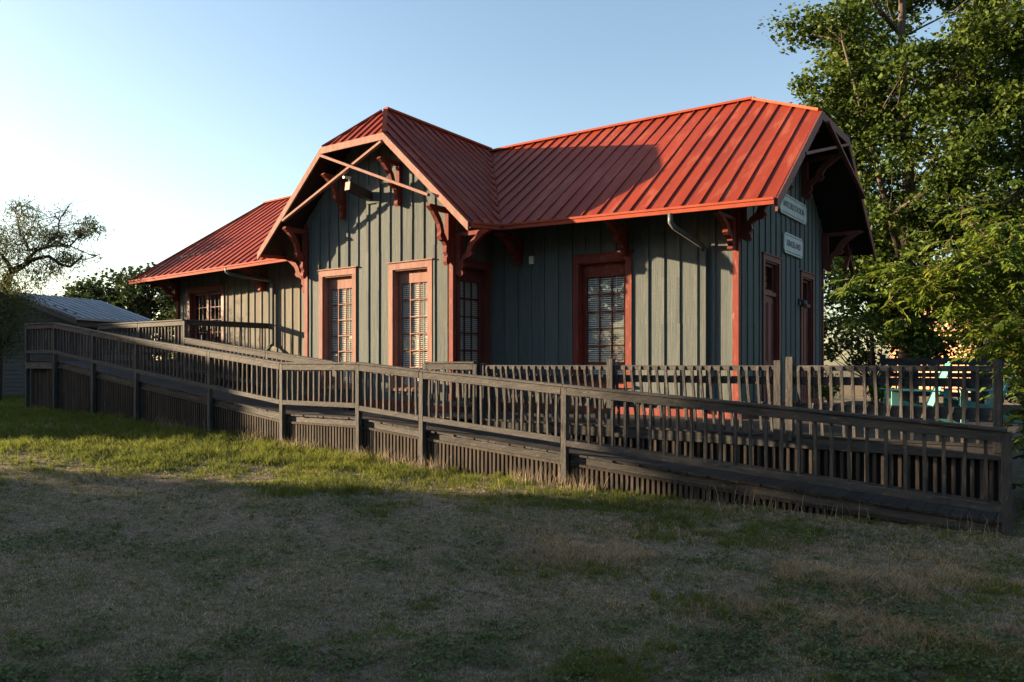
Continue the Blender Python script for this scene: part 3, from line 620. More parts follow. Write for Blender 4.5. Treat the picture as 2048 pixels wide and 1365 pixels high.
# back rails, landing rails
rail_run((-13.61,VBK),(-10.2,VBK),2.33,1.95,RP,'x',(0,-1),'all',.16,stuff=stuffB); rail_run((-10.2,VBK),(-7.9,VBK),1.95,1.70,RP,'x',(0,-1),'all',.16,stuff=stuffB)
for u, t in ((-13.61,2.80),(-10.2,1.95),(-7.9,1.70)): post(u,VBK,t-.036,RP)
rail_run((-18.0,VBK),(-15.8,VBK),2.80,2.80,RP,'x',(0,-1),'all',.16,stuff=stuffB); rail_run((-15.8,VBK),(-13.61,VBK),2.80,2.80,RP,'x',(0,-1),'all',.16,stuff=stuffB)
for u in (-18.0,-15.8): post(u,VBK,2.764,RP)
rail_run((-13.61,VBK),(-13.61,-.08),2.80,2.80,RP,'y',(1,0),'all',.16,stuff=stuffB)
rail_run((-19.04,VFR),(-19.04,-2.2),2.78,2.78,RP,'y',(-1,0),'all',.16,stuff=stuffB); rail_run((-19.04,-2.2),(-19.04,0),2.78,2.78,RP,'y',(-1,0),'all',.16,stuff=stuffB)
post(-19.04,-2.2,2.744,RP); post(-19.04,-.05,2.744,RP)
rail_run((-5.28,VBK),(-4.02,VBK),1.69,1.69,RP,'x',(0,-1),'all',.155,stuff=stuffB); post(-5.28,VBK,1.654,RP); post(-4.02,VBK,1.654,RP)
tag(stuffB.build('balusters', M['woodv'], RP), kind='stuff')
# ramp floor boards
mb = MB(); x = -17.38
while x < 4.4:
    z = rt(x+.07)-1.03; s = (rt(x+.14)-rt(x)); j = random.uniform(-.015,.015)
    mb.add([(x,VFR+.03+j,z-.03-s/2),(x+.135,VFR+.03+j,z-.03+s/2),(x+.135,VBK-.01,z-.03+s/2),(x,VBK-.01,z-.03-s/2),(x,VFR+.03+j,z-s/2),(x+.135,VFR+.03+j,z+s/2),(x+.135,VBK-.01,z+s/2),(x,VBK-.01,z-s/2)],
           [(0,3,2,1),(4,5,6,7),(0,1,5,4),(1,2,6,5),(2,3,7,6),(3,0,4,7)]); x += .142
mb.build('ramp_floor', M['deckwood'], RP)
mb = MB(); y = VFR+.03
while y < -.05: mb.box(-19.0,-17.40 if y < VBK-.02 else -13.6,y,y+.135,1.72,1.75); y += .142
mb.box(-17.4,-13.66,VBK-.01,VBK+.03,1.55,1.715)
mb.build('landing_floor', M['deckwood'], RP)
mb = MB(); mb.bar((-19.0,VFR-.03,1.60),(-17.42,VFR-.03,1.60),.05,.17); mb.build('beam', M['wood'], RP)
mb = MB(); x = -17.9
while x < -7.8: zt = rt(x)-1.2 if x > -13.6 else 1.55; mb.box(x,x+.04,VBK+.03,VBK+.06,g1(x,VBK)-.05,zt); x += .085
mb.build('skirting', M['skirt'], RP)
# ------------------------------------------------------------------ deck
DK = empty('wooden_deck', (-1,-1.3,0), 'low dark plank deck along the front and right side of the depot', 'deck')
mb = MB(); y = VBK+.002
while y < 8.8:
    if y < BY-.15: mb.box(-7.75,4.35,y,y+.135,FL-.03,FL)
    elif y < -.14: mb.box(BX1+.04,4.35,y,y+.135,FL-.03,FL)
    else: mb.box(.06,4.35,y,y+.135,FL-.03,FL)
    y += .142
mb.build('deck_floor', M['deckwood'], DK)
mb = MB(); mb.box(-4.0,4.33,VBK+.02,VBK+.06,FL-.19,FL-.035); mb.box(4.30,4.34,VBK+.06,8.8,FL-.19,FL-.035); mb.build('rim_board', M['wood'], DK)
mb = MB(); x = -4.0
while x < 4.3: mb.box(x,x+.045,VBK+.05,VBK+.08,g1(x,VBK)-.05,FL-.19); x += .105
mb.build('skirting', M['skirt'], DK)
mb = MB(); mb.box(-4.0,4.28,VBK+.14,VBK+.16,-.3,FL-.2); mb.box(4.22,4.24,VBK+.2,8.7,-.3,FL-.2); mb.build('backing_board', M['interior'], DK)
def picket_fence(x0, x1, label, sp, lean):
    f = empty('picket_fence', ((x0+x1)/2, VBK, FL), label, 'fence', 'deck fences with slanted pickets')
    yb = VBK+.05; ly = lambda z: lean*(1.6-z)          # the fence leans out at the top
    mb = MB(); mb.box(x0+.06,x1-.06,yb-.02,yb+.02,1.55,1.625); mb.build('top_rail', M['wood'], f, bevel=.004)
    mb = MB(); mb.box(x0+.06,x1-.06,yb-.015+ly(1.4),yb+.023+ly(1.4),1.35,1.465); mb.build('rail', M['wood'], f, bevel=.004)
    mb = MB(); mb.box(x0+.06,x1-.06,yb-.015+ly(1.0),yb+.023+ly(1.0),.93,1.085); mb.build('rail', M['wood'], f, bevel=.004)
    x = x0+.13
    while x < x1-.1:
        mb = MB(); l = random.gauss(0,.012); k = random.gauss(0,.008); b = random.gauss(0,.010); w = .038; ya = yb-.041
        def Y(z): return ya+ly(z)
        mb.bar((x+b,Y(.62)+l,FL+.001),(x+k*.5,Y(1.1)+l*.4,1.1),w,.040,(0,1,0)); mb.bar((x+k*.5,Y(1.1)+l*.4,1.1),(x+k,Y(1.54),1.54),w,.040,(0,1,0))
        mb.prism([(x+k-w/2,Y(1.54)-.020,1.54),(x+k-w/2,Y(1.54)+.020,1.54),(x+k-w/2,yb-.0215,1.615),(x+k-w/2,yb-.034,1.615)],(w,0,0))       # head sawn at a slant
        mb.build('picket', M['woodv'], f); x += sp*random.uniform(.96,1.04)
    for xp, zt in ((x0, 1.66 if x0 < 0 else 1.75),(x1, 1.70)):
        post(xp, VBK+.05, zt, f, .10, FL-.1)
    return f
fa = picket_fence(-3.90, 1.55, 'longer dark picket fence on the deck edge in front of the red trimmed window', .148, .20)
post(-1.19, VBK+.02, 1.73, fa, .11, FL-.1)
picket_fence(1.72, 4.28, 'shorter dark picket fence on the deck edge before the turquoise chairs', .148, .12)
# dark railing on the far side of the deck
f = empty('deck_railing', (3,8.6,FL), 'dark flat topped railing on the far side of the deck below the big tree', 'railing')
mb = MB(); mb.box(.9,6.4,8.58,8.66,1.62,1.80); mb.build('top_rail', M['wood'], f)
mb = MB(); mb.box(.9,6.4,8.6,8.64,1.30,1.42); mb.build('rail', M['wood'], f)
mb = MB(); mb.box(.9,6.4,8.6,8.64,.80,.92); mb.build('rail', M['wood'], f)
for x in (.9,3.0,4.9,6.4): post(x,8.62,1.90 if x < 1 else 1.62,f,.12,.0)
x = 1.05
while x < 6.3:
    if min(abs(x-3.0),abs(x-4.9)) > .1: mb = MB(); mb.box(x,x+.04,8.56,8.60,.68,1.62); mb.build('baluster', M['woodv'], f)
    x += .16
# ------------------------------------------------------------------ turquoise chairs
def adirondack(loc, rz, label):
    c = empty('adirondack_chair', loc, label, 'chair', 'turquoise slatted chairs on the deck'); c.rotation_euler.z = rz
    def pt(mb, name): o = mb.build(name, M['teal'], bevel=.004); o.parent = c; return o
    mb = MB()
    for i in range(6): x = -.30+i*.105; z = .40-.028*i; mb.bar((x,-.29,z),(x,.29,z),.095,.02)
    pt(mb, 'seat')
    mb = MB()
    for i in range(5):
        y = -.22+i*.11; top = 1.06-.035*(i-2)**2
        mb.bar((.30,y*.92,.22),(.30+(top-.22)*.40,y*1.06,top),.095,.02,(1,0,0))
    mb.bar((.45,-.30,.50),(.45,.30,.50),.06,.03); mb.bar((.58,-.26,.86),(.58,.26,.86),.05,.025); pt(mb, 'backrest')
    for s in (-1,1):
        mb = MB(); mb.prism([(-.40,s*.36-.075,.555),(-.42,s*.36+.0,.555),(-.40,s*.36+.075,.555),(.46,s*.36+.05,.535),(.46,s*.36-.03,.535)],(0,0,.025)); pt(mb, 'arm')
        mb = MB(); mb.box(-.34,-.22,s*.31,s*.335,0,.553); pt(mb, 'leg')
        mb = MB(); mb.prism([(-.36,s*.285,.30),(-.36,s*.285,.42),(.30,s*.285,.26),(.72,s*.285,.0),(.56,s*.285,.0),(.2,s*.285,.16)],(0,s*.024,0)); pt(mb, 'leg')
    return c
adirondack((2.70,1.05,FL), R(20), 'turquoise slatted armchair on the deck, the one nearer the two gate posts of the fence')
adirondack((3.6,1.75,FL), R(30), 'turquoise slatted armchair half hidden by the leafy bush at the end of the deck fence')
def potted_plant(x, y, h, label):
    o = empty('potted_plant', (x,y,FL), label, 'plant', 'potted plants on the deck')
    mb = MB(); mb.tube([(x,y,FL),(x,y,FL+.26),(x,y,FL+.30),(x,y,FL+.30)], [.11,.15,.165,.14], 14); mb.build('pot', M['copper'], o, True)
    mb = MB(); C = []
    for i in range(16):
        a = random.uniform(0,6.28); r = random.uniform(.08,.32); t = Vector((x+math.cos(a)*r, y+math.sin(a)*r, FL+.3+h*random.uniform(.5,1))); mb.tube([(x,y,FL+.28),(lerp(x,t.x,.4),lerp(y,t.y,.4),lerp(FL+.3,t.z,.6)),t],[.008,.006,.003],4)
        for _ in range(26): k = random.uniform(.35,1); C.append((lerp(x,t.x,k)+random.gauss(0,.05),lerp(y,t.y,k)+random.gauss(0,.05),lerp(FL+.3,t.z,k)+random.gauss(0,.05)))
    mb.build('stems', M['twig'], o); leaves('foliage', np.array(C), .085, M['leaf_spray'], aspect=.5, parent=o, droop=.2)
potted_plant(1.35, 1.05, .55, 'leafy plant in a brown pot on the deck, the one nearer the depot corner')
potted_plant(2.0, 2.1, .5, 'leafy plant in a brown pot on the deck, the one nearer the turquoise chairs')
# ------------------------------------------------------------------ shed, houses
def ptcam(X, Z): return 5.06+.812*X-.584*Z, -14.18+.584*X+.812*Z
def gable_house(name, X0, Z0, e, length, halfw, eave, ridge, base, mw, mr, label, cat, over=.35, lap=False, th=.09):
    """(X0,Z0): middle of the front gable in metres right of and ahead of the viewer; e: direction the ridge runs"""
    cx, cy = ptcam(X0, Z0); ex_, ey_ = (.812*e[0]-.584*e[1], .584*e[0]+.812*e[1]); l = math.hypot(ex_, ey_); E_ = Vector((ex_/l, ey_/l, 0)); N_ = Vector((E_.y,-E_.x,0)); C0 = Vector((cx,cy,0))
    o = empty(name, (cx,cy,base), label, cat); zz = Vector((0,0,1))
    mb = MB(); top = ridge-.10
    pr = [C0-N_*halfw+zz*base, C0+N_*halfw+zz*base, C0+N_*halfw+zz*(eave-.06), C0+zz*(top), C0-N_*halfw+zz*(eave-.06)]
    mb.prism(pr, E_*length)
    if lap:
        z = base
        while z < top-.1:
            w = halfw if z < eave-.06 else halfw*(top-z)/(top-eave+.06)
            mb.prism([C0-N_*w+zz*z-E_*.018, C0+N_*w+zz*z-E_*.018, C0+N_*w+zz*(z+.15)-E_*.001, C0-N_*w+zz*(z+.15)-E_*.001], E_*.0005); z += .15
    mb.build('wall', mw, o)
    sl_ = (ridge-eave)/halfw; q = MB()
    for s in (1,-1):
        a = C0-E_*over+zz*ridge; b = C0-E_*over+N_*s*(halfw+over)+zz*(ridge-sl_*(halfw+over)); q.prism([a,b,b-zz*th,a-zz*th], E_*(length+2*over))
        if lap:
            for i in range(int((length+2*over)/.4)): k = E_*(.2+i*.4); q.bar(a+k+zz*.012,b+k+zz*.012,.03,.03)
    q.build('roof', mr, o); return o, C0, E_, N_
sh, C0, E_, N_ = gable_house('storage_shed', -18.45, 29.2, (.86,2.9), 3.6, 2.75, 3.42, 4.32, .2, M['shedwall'], M['shedroof'], 'low grey sided shed with a pale metal roof beside the ramp', 'shed', .3, True)
mb = MB(); zz = Vector((0,0,1))
for s in (1,-1):
    a = C0-E_*.32+zz*4.22; b = C0-E_*.32+N_*s*3.05+zz*(4.22-.327*3.05); mb.prism([a,b,b-zz*.16,a-zz*.16], -E_*.03)
mb.build('barge_board', M['greymetal'], sh)
oh, C1, E1, N1 = gable_house('orange_house', 28, 52, (1,.25), 16, 4, 4.6, 6.2, -.3, M['orange'], M['houseroof'], 'sunlit orange walled house far behind the tree trunk', 'house')
# a house and trees left of the frame, whose shadows fall across the yard
def sw(s, w): return .910*s-.414*w, .414*s+.910*w
def house_left():
    a = sw(-42, .25); b = sw(-42, 20); E2 = (Vector(b)-Vector(a)).normalized(); n2 = Vector((-E2.y, E2.x))*-1
    o = empty('neighbour_house', (a[0],a[1],.3), 'tan house with a brown shingle roof standing left of the yard', 'house')
    A = Vector((*a,0)); E3 = Vector((*E2,0)); N3 = Vector((*n2,0)); zz = Vector((0,0,1)); hw = 4.0; top = 7.75; ev = 5.2
    mb = MB(); mb.prism([A-N3*hw, A+N3*hw, A+N3*hw+zz*ev, A+zz*(top-.1), A-N3*hw+zz*ev], E3*19); mb.build('wall', M['housewall'], o)
    q = MB()
    for s in (1,-1):
        p = A-E3*.3+zz*top; r = A-E3*.3+N3*s*(hw+.5)+zz*(ev-.3); q.prism([p,r,r-zz*.15,p-zz*.15], E3*19.6)
    q.build('roof', M['houseroof'], o)
    q = MB(); p = A-E3*2.45; q.prism([A+N3*2+zz*6.25, p+N3*2+zz*5.5, p+N3*2+zz*5.3, A+N3*2+zz*6.05], -N3*4); q.build('shadow_porch_roof', M['houseroof'], o)  # lean-to and the wing below it, added to widen the house's shadow
    q = MB(); q.prism([A+N3*1.8, p+N3*1.8+E3*.1, p+N3*1.8+E3*.1+zz*5.3, A+N3*1.8+zz*6.0], -N3*3.6); q.build('shadow_side_wing', M['housewall'], o)
    for k in (3,8,13): mb = MB(); p = A+N3*(hw+.02)+E3*k+zz*1.2; mb.prism([p,p+E3*1.2,p+E3*1.2+zz*1.5,p+zz*1.5],N3*.05); mb.build('window', M['interior'], o)
house_left()
# ------------------------------------------------------------------ trees
def crown_tree(name, base, trunk_r, spine, clumps, leafsz, per, cr, ml, mbk, label, cat='tree', group=None, flat=.3, aspect=.75, droop=None, limb_r=.05, squash=.75, stems=None):
    """spine: trunk polyline; clumps: n x 3 centres of leaf clumps, each reached by a limb from the spine"""
    o = empty(name, (base[0], base[1], base[2]), label, cat, group)
    mb = MB(); n = len(spine); sp_ = [Vector(p) for p in spine]
    mb.tube(sp_, [trunk_r*(1-.86*i/(n-1)) for i in range(n)], 9)
    for st in (stems or []): mb.tube([Vector(p) for p in st[0]], [lerp(st[1], .03, i/(len(st[0])-1)) for i in range(len(st[0]))], 7)
    allp = sp_+[Vector(p) for st in (stems or []) for p in st[0][1:]]
    for c in clumps[::2 if len(clumps) > 260 else 1]:
        cv = Vector(c); cand = [p for p in allp if p.z < cv.z+.2] or allp[:2]
        p = min(cand, key=lambda q: (q-cv).length+.35*abs(q.z-(cv.z-(cv.xy-q.xy).length*.5)))
        mid = p.lerp(cv, .5)+Vector((random.gauss(0,.15),random.gauss(0,.15),-.05*(cv-p).length+random.gauss(0,.1))); r = limb_r*(.4+.25*(cv-p).length/2)
        mb.tube([p, mid, cv], [r, r*.6, r*.18], 5)
    mb.build('trunk', mbk, o, True)
    C = np.repeat(np.asarray(clumps), per, 0); d = RNG.normal(0, 1, C.shape); d /= np.linalg.norm(d, axis=1, keepdims=True); rr = RNG.uniform(0,1,(len(C),1))**.5
    sc = np.repeat(RNG.uniform(.6,1.25,(len(clumps),1)), per, 0); d[:,2] *= squash
    leaves('crown', C+d*rr*cr*sc, leafsz, ml, flat=flat, aspect=aspect, parent=o, droop=droop); return o
def env_clumps(n, cx, cy, prof, seed, thr=.42, hollow=.25, fx=1., fy=1., ns=.45, mod=.44):
    """clump centres inside a crown whose radius over height is prof, leaving gaps where a noise field is low"""
    out = []; r_ = np.random.default_rng(seed); zs = [p[0] for p in prof]
    while len(out) < n:
        z = r_.uniform(zs[0], zs[-1]); R0 = np.interp(z, zs, [p[1] for p in prof]); a = r_.uniform(0, 2*np.pi); q = r_.uniform(hollow,1)**.5
        R0 = R0*(1-mod/2+mod*vnoise(np.array([a*1.6+seed]), np.array([z*.7]), seed)[0])
        x = R0*q*math.cos(a)*fx; y = R0*q*math.sin(a)*fy
        nz = .5*vnoise(np.array([x*ns+z*.3+50]), np.array([y*ns-z*.4+50]), seed)[0]+.5*vnoise(np.array([z*ns*1.4+9]), np.array([x*ns-y*ns+90]), seed+5)[0]
        if nz > thr: out.append((cx+x, cy+y, z))
    return np.array(out)
def tree_at(px_X, Z): return ptcam(px_X, Z)
# big broad leaved tree behind the right end of the depot
tx, ty = ptcam(13.15, 26)
def camshift(p, dX, dZ=0): return (p[0]+.812*dX-.584*dZ, p[1]+.584*dX+.812*dZ)
spine = [(tx,ty,-.3),(tx+.02,ty,.8),(tx,ty,3)]+[(camshift((tx,ty),d)[0],camshift((tx,ty),d)[1],z) for d, z in ((-.05,5),(.05,7.5),(-.1,10),(-.2,12.5),(-.15,15.5),(0,18))]
def P3(dX, dZ, z): q = camshift((tx,ty), dX, dZ); return (q[0], q[1], z)
stems = [([P3(0,0,3.2),P3(.9,.3,5.5),P3(1.6,.5,8.5),P3(2.3,.6,12),P3(2.8,.8,15)],.17),([P3(0,0,4.4),P3(-.8,-.4,6.5),P3(-1.6,-.7,9),P3(-2.6,-1,12)],.14),([P3(0,0,3.6),P3(1.8,-.6,5.2),P3(3.6,-1,8),P3(4.6,-1.2,11)],.14),([P3(0,0,5),P3(-.4,1.2,8),P3(-.9,2,12)],.12)]
cl = env_clumps(660, *camshift((tx,ty),1.7), [(3.4,2.8),(5,3.8),(7,3.9),(9,4.4),(11,4.9),(13,5.1),(15.5,4.2),(18.5,1.0)], 5, .46)
extra = np.array([P3(dX+.45+random.gauss(0,.25), random.gauss(0,.5), z+random.gauss(0,.25)) for dX, z in [(-3.7,12.8),(-3.3,12.6),(-3.0,13.2),(-2.6,13.0),(-3.4,10.6),(-3.2,10.1),(-2.8,10.3),(-3.5,11.1),(-2.6,9.4),(-3.3,9.0),(-3.8,9.4),(-4.4,9.6),(-4.9,9.5),(-2.2,7.6),(-2.5,8.2),(-1.9,6.4),(-2.0,5.4),(-2.3,4.6),(-2.6,3.9),(-2.2,3.4),(-1.6,3.0)] for _ in range(2)])
crown_tree('shade_tree', (tx,ty,-.2), .36, spine, np.concatenate([cl, extra]), .15, 130, .72, M['leaf_big'], M['bark'], 'tall broad leaved shade tree behind the right end of the depot', stems=stems, flat=.25, aspect=.85)
# a second dark tree further right, behind it
def simple_tree(X, Z, prof, n, per, leaf, cr, ml, label, r=.2, name='tree', seed=1, thr=.40, cat='tree', fx=1., group=None, hollow=.2, bark='barkdark', base=None):
    x, y = ptcam(X, Z); b = g1(x, y) if base is None else base; zs = [p[0] for p in prof]
    sp = [(x,y,b-.3),(x+.05,y,lerp(b,zs[0],.6)),(x-.1,y+.05,lerp(zs[0],zs[-1],.3)),(x+.1,y,lerp(zs[0],zs[-1],.65)),(x,y,zs[-1]*.97)]
    return crown_tree(name, (x,y,b), r, sp, env_clumps(n, x, y, prof, seed, thr, hollow, fx), leaf, per, cr, ml, M[bark], label, cat, group)
simple_tree(22.5, 34, [(2.5,3.2),(6,5.0),(10,5.4),(14,4.6),(17,3.0),(19,.8)], 330, 62, .24, .95, M['leaf_dark'], 'dark dense tree partly out of view behind the shade tree', .35, 'shade_tree', 31)
simple_tree(14.3, 31.0, [(1.6,2.0),(3.5,2.6),(6,2.2),(7.8,.8)], 120, 60, .18, .7, M['leaf_dark'], 'bushy dark tree low between the depot corner and the big trunk', .12, 'understorey_tree', 33)
simple_tree(18.6, 31, [(2.3,1.7),(4,2.7),(6,2.8),(8,1.2)], 130, 60, .18, .75, M['leaf_dark'], 'bushy dark tree low to the right of the big trunk', .12, 'understorey_tree', 34)
simple_tree(15.0, 24.0, [(.4,.8),(1.2,1.0),(2.0,.5)], 30, 60, .13, .4, M['leaf_big'], 'small leafy shrub at the foot of the big tree trunk', .03, 'shrub', 35, cat='shrub')
simple_tree(12.6, 25.0, [(.3,1.0),(1.6,1.3),(2.9,.6)], 55, 60, .13, .45, M['leaf_big'], 'leafy shrub beside the back corner of the depot', .03, 'shrub', 36, cat='shrub')
simple_tree(18.2, 27.5, [(.6,.9),(1.8,1.2),(2.9,.5)], 34, 50, .12, .45, M['leaf_dark'], 'thin twiggy shrub in front of the orange house', .03, 'shrub', 37, cat='shrub')
simple_tree(19.6, 29.5, [(5.2,.9),(6.2,1.7),(7.0,1.3),(7.6,.5)], 60, 70, .12, .45, M['leaf_tan'], 'small tree with tan yellow leaves at the right edge beyond the bush', .14, 'tan_tree', 38, bark='bark')
# bare twigs beside it
def bare_tree(X, Z, h0, h1, label, n=26, m='twig', spread=1.2):
    x, y = ptcam(X, Z); o = empty('bare_tree', (x,y,g1(x,y)), label, 'tree'); mb = MB()
    mb.tube([(x,y,g1(x,y)-.2),(x+.1,y,lerp(0,h0,.6)),(x,y,h0)], [.10,.08,.05], 6)
    def rec(p, d, l, r, k):
        q = p+d*l; mb.tube([p, p.lerp(q,.5)+Vector((random.gauss(0,.06),random.gauss(0,.06),random.gauss(0,.05)))*l, q], [r, r*.8, r*.55], 4)
        if k:
            for _ in range(random.choice((2,3,3))): rec(q, (d+Vector((random.gauss(0,.55),random.gauss(0,.55),random.gauss(.1,.4)))).normalized(), l*random.uniform(.6,.85), r*.55, k-1)
    for i in range(4): rec(Vector((x,y,h0)), Vector((random.gauss(0,.6),random.gauss(0,.6),.8)).normalized(), (h1-h0)*.34, .03, 4)
    mb.build('branches', M[m], o)
bare_tree(16.9, 28.5, 4.6, 7.0, 'leafless reddish twigs of a dry tree left of the tan leaved tree')
# lance leaved bush at the right, arching over the end of the deck fence
def spray_bush():
    bx, by = ptcam(7.35, 10.6); bz = g1(bx,by); o = empty('lance_leaf_bush', (bx,by,bz), 'bright green bush with long narrow leaves arching over the end of the deck fence', 'bush')
    mb = MB(); C = []; D = []
    def Q(X, Z, z): q = ptcam(X, Z); return Vector((q[0], q[1], z))
    limbs = [[(7.3,10.6,-.3),(7.25,10.7,.9),(6.9,10.8,1.9),(6.2,11,2.6),(5.5,11.2,2.9)],[(7.3,10.6,-.3),(7.3,10.5,1.0),(7.0,10.4,2.2),(6.6,10.3,3.0),(6.1,10.4,3.5)],[(7.4,10.6,-.3),(7.5,10.9,1.4),(7.4,11.2,2.6),(7.1,11.4,3.4),(6.7,11.6,3.8)],
             [(7.3,10.6,-.3),(7.3,10.3,.8),(7.0,10.0,1.5),(6.7,9.8,1.7)],[(7.4,10.5,-.3),(7.5,10.0,1.2),(7.3,9.6,2.2),(7.0,9.4,2.7)],[(7.4,10.6,-.3),(7.8,10.7,1.5),(7.9,10.8,2.8),(7.8,10.9,3.6)],[(6.9,10.8,2.1),(6.2,10.8,2.55),(5.6,10.9,2.8),(5.15,11.0,2.8)],[(7.1,10.2,1.2),(6.9,9.9,1.0),(6.7,9.6,.7)],[(7.3,10.4,.6),(7.2,9.9,.6),(7.0,9.6,.2)],[(6.6,10.3,3.0),(6.1,10.5,2.9),(5.7,10.6,2.75)],[(7.2,10.4,1.9),(6.7,10.2,2.1),(6.4,10.1,1.95)]]
    for L_ in limbs:
        pts = [Q(*p) for p in L_]; r0 = .045 if L_[0][2] < 0 else .02; mb.tube(pts, [lerp(r0,.006,i/(len(pts)-1)) for i in range(len(pts))], 6)
        n = 105
        for i in range(n):
            t = random.uniform(.35,1) if L_[0][2] < 0 else random.uniform(.15,1); k = t*(len(pts)-1); j = min(int(k), len(pts)-2); p = pts[j].lerp(pts[j+1], k-j)
            p = p+Vector((random.gauss(0,.24),random.gauss(0,.24),random.gauss(.03,.16)))
            d = Vector((random.gauss(0,1),random.gauss(0,1),random.gauss(.1,.5))).normalized(); ln = random.uniform(.18,.34)
            mb.tube([p, p+d*ln*.6+Vector((0,0,-.01)), p+d*ln+Vector((0,0,-.06))], [.004,.003,.002], 3)
            s = d.cross(Vector((0,0,1))); s = s.normalized() if s.length > .01 else Vector((1,0,0))
            for q in range(5):
                c = p+d*ln*(.25+.17*q)+Vector((0,0,-.06*(q/5)**2))
                for sg in (-1,1): C.append((c, (s*sg+d*.7+Vector((0,0,random.uniform(-.9,-.1)))).normalized()))
            C.append((p+d*ln+Vector((0,0,-.06)), (d+Vector((0,0,-.5))).normalized()))
    mb.build('stems', M['twig'], o)
    c = np.array([tuple(a) for a, _ in C]); d = np.array([tuple(b) for _, b in C]); n = len(c); up = RNG.normal(0,.35,(n,3)); up[:,2] += 1
    s = np.cross(d, up); s /= np.linalg.norm(s,axis=1,keepdims=True); nn = np.cross(s,d); L = RNG.uniform(.085,.15,(n,1)); w = L*.19
    V = np.stack([c, c+d*L*.4+s*w+nn*L*.06, c+d*L-nn*L*.14, c+d*L*.4-s*w+nn*L*.06],1).reshape(-1,3); i = np.arange(n)*4
    lo = fastmesh('foliage', V, np.concatenate([np.stack([i,i+1,i+2],1),np.stack([i,i+2,i+3],1)]), [M['leaf_spray']]); put(lo, o)
spray_bush()
# ---- left background
simple_tree(-21.9, 47, [(2.4,2.6),(4,4.0),(5.6,3.9),(6.9,1.8)], 150, 75, .24, .95, M['leaf_dark'], 'wide dark evergreen oak beyond the shed roof', .3, 'oak_tree', 41, fx=1.1)
simple_tree(-25.3, 49, [(1.6,2.0),(3.5,3.0),(5.6,2.9),(6.6,1.4)], 90, 75, .24, .95, M['leaf_dark'], 'second dark oak just left of the wide one beyond the shed', .3, 'oak_tree', 46)
simple_tree(-17.9, 44, [(1.2,1.4),(2.8,1.9),(4.6,1.6),(5.8,.6)], 60, 70, .20, .7, M['leaf_mesq'], 'lighter green bush tree at the left end of the depot', .12, 'small_tree', 42)
def mesquite():
    Z0 = 26.5; X0 = -17.9; x, y = ptcam(X0, Z0); o = empty('mesquite_tree', (x,y,.4), 'sparse feathery mesquite tree with a crooked dark trunk at the left edge', 'tree')
    mb = MB(); tips = []
    def Q(px, py, dz=0.):          # sketch plane: metres right of and above the fork
        X = (px-1024)/1564*Z0; q = ptcam(X*(Z0+dz)/Z0, Z0+dz); return Vector((q[0], q[1], 1.65+(728-py)/1564*Z0))
    limbs = [([(-12,830),(-8,700),(-2,620),(14,560),(24,543),(48,531)],.24,0),([(48,531),(62,523),(80,519),(98,516),(120,532),(140,537),(158,522),(166,514)],.075,-.4),([(48,531),(60,512),(72,498),(95,489),(118,487),(140,492)],.07,.5),
             ([(72,498),(58,500),(52,480),(40,465),(36,440),(44,420),(40,400)],.045,.3),([(95,489),(108,470),(117,455),(117,440),(122,425),(134,410)],.04,.8),([(118,487),(140,492),(152,478),(165,465),(180,462)],.035,.2),([(24,543),(14,527),(3,515),(-8,506)],.08,-.6),
             ([(140,492),(165,502),(185,510),(198,516)],.02,.2),([(117,440),(110,425),(103,415)],.015,.8),([(80,519),(95,535),(105,548)],.02,-.5),([(36,440),(30,425),(34,410),(28,398)],.02,.3),([(-2,620),(14,622),(26,634)],.05,-.5),([(-8,700),(8,690),(20,672)],.04,-.6)]
    for pts, r, dz in limbs:
        p = [Q(a, b, dz*min(1, i/2)) for i, (a, b) in enumerate(pts)]; mb.tube(p, [lerp(r, r*.4, i/(len(p)-1)) for i in range(len(p))], 7)
        if r < .2:
            for i in range(1, len(p)):
                for _ in range(3):
                    t = random.random(); b = p[i-1].lerp(p[i], t); d = Vector((random.gauss(0,1),random.gauss(0,1),random.gauss(.15,.7))).normalized(); l = random.uniform(.35,.9)
                    m_ = b+d*l*.5+Vector((random.gauss(0,.06),)*3); e = b+d*l+Vector((0,0,-.08)); mb.tube([b,m_,e],[.016,.011,.005],4); tips += [m_, e]
                    for _ in range(2): e2 = m_+Vector((random.gauss(0,.3),random.gauss(0,.3),random.gauss(0,.28))); mb.tube([m_,e2],[.009,.004],3); tips.append(e2)
    mb.build('trunk', M['barkdark'], o, True)
    pat = [(55,435,.9),(70,455,1.),(60,470,.9),(100,480,.6),(115,478,.6),(8,482,1.1),(15,500,1.1),(-8,470,1.2),(-6,520,1.1),(75,560,.7),(70,545,.6),(110,535,.6),(125,515,.6),(90,500,.5),(162,460,.45),(158,466,.45),(175,440,.5),(190,470,.5),(140,510,.5),(12,590,1.5),(20,620,1.6),(5,650,1.6),(22,660,1.2),(-8,600,1.6),(10,690,1.2),(-4,560,1.2),(16,570,1.1),(-15,640,1.6),(34,600,.9),(-10,680,1.5)]
    C = []
    for a, b, k in pat:
        c = Q(a, b, random.uniform(-1.2,1.2))
        for _ in range(int(330*k*k)+130): C.append(tuple(c+Vector((random.gauss(0,.30*k),random.gauss(0,.30*k),random.gauss(0,.26*k)))))
    for t in tips:
        if random.random() < .30:
            for _ in range(11): C.append(tuple(t+Vector((random.gauss(0,.13),random.gauss(0,.13),random.gauss(-.05,.12)))))
    leaves('crown', np.array(C), .115, M['leaf_mesq'], droop=.9, aspect=.22, parent=o)
mesquite()
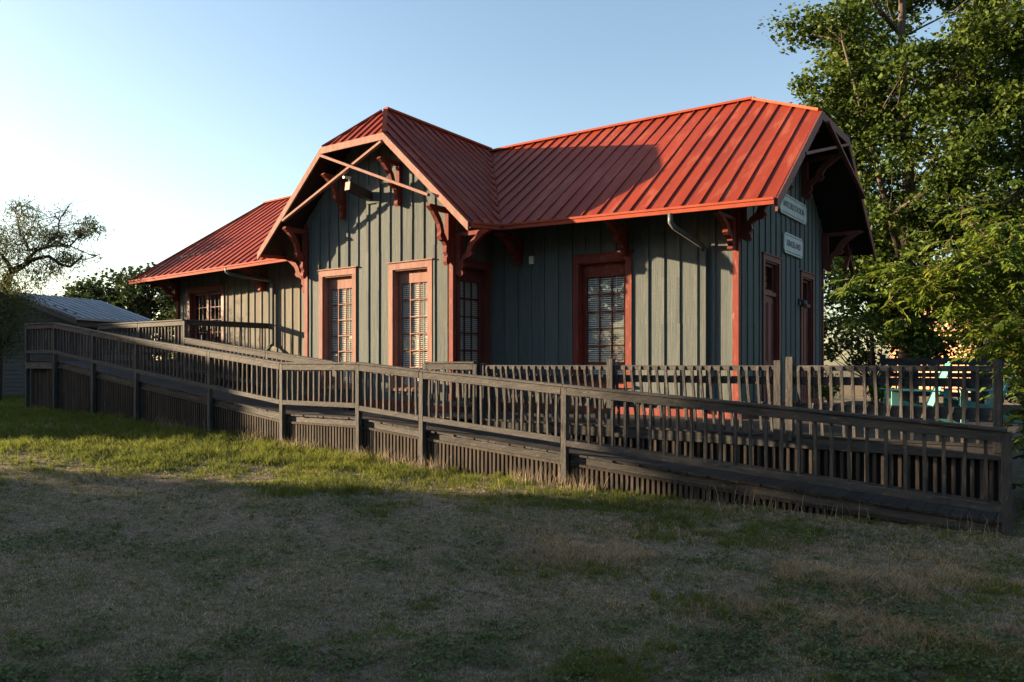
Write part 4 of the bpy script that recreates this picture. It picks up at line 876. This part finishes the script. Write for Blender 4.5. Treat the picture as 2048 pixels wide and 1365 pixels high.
# left of the frame: trees shading the foreground, plus foliage added to block light
def added_hedge():  # added to block the bright horizon mirrored in the window panes
    r_ = np.random.default_rng(77); c = []; a = sw(-37, -3.5); b = sw(-37, -25)
    for _ in range(440): t = r_.uniform(); c.append((lerp(a[0],b[0],t)+r_.uniform(-.8,.8), lerp(a[1],b[1],t)+r_.uniform(-.8,.8), r_.uniform(.3,3.7)))
    m = sw(-37, -14); crown_tree('added_hedge', (m[0],m[1],0), .05, [(m[0],m[1],-.2),(m[0],m[1],1),(m[0],m[1],2)], np.array(c)[:], .26, 40, .7, M['leaf_dark'], M['barkdark'], 'unseen foliage added left of the yard to block the bright horizon from the window panes', 'added_hedge', limb_r=.01)
added_hedge()
for s, w, pr, sd_, lab in [(-39,-9.9,[(3.9,3.0),(5.5,4.8),(7.5,6.0),(8.6,6.6),(9.6,7.0),(10.0,3.2),(11.2,1.5)],61,'broad leafy street tree left of the yard, nearer the neighbour house'),(-38,-19.5,[(3.0,3.5),(5.5,6.2),(8.5,6.8),(12,5.2),(15,2.0)],62,'broad leafy street tree left of the yard, farther from the neighbour house'),(-54,15.6,[(4.0,3.0),(7,5.4),(12,5.6),(16,4.2),(19,1.5)],63,'unseen very tall tree added to shade the lower crown of the shade tree')]:  # the last one is added to shade the big tree's lower crown
    x, y = sw(s, w); sp = [(x,y,-.3),(x,y,2.5),(x+.2,y,5),(x,y+.2,9),(x,y,13)]
    crown_tree('street_tree', (x,y,0), .4, sp, env_clumps(620, x, y, pr, sd_, .20, .0, mod=.15), .40, 42, .85, M['leaf_dark'], M['barkdark'], lab)

# trees added behind and right of the viewer to block low sky light
def copy_tree(o, loc, rz, sc):
    c = o.copy(); COL.objects.link(c); c.location = loc; c.rotation_euler = (0,0,rz); c.scale = (sc,)*3
    for ch in list(o.children): d = ch.copy(); COL.objects.link(d); d.parent = c
    return c
rx, ry = -14., -38.
row = crown_tree('added_row_tree', (rx,ry,-.2), .35, [(rx,ry,-.4),(rx,ry,2.5),(rx+.2,ry,6),(rx,ry,11)], env_clumps(330, rx, ry, [(1.2,3.0),(4,4.8),(8,5.4),(11,4.2),(13.5,1.2)], 91, .2, .0, mod=.2), .5, 42, 1.1, M['leaf_dark'], M['barkdark'], 'unseen dense leafy tree added behind the viewer to block low sky light', group='added trees blocking the low sky')
for i, (x, y, k) in enumerate([(-4,-40,.9),(5,-38,1.05),(14,-40,.95),(23,-37,1.1),(31,-32,1.0),(33,-23,.9),(34,-14,1.05),(34,-5,.95),(35,4,1.0)]): copy_tree(row, (x,y,-.2), i*1.3, k)
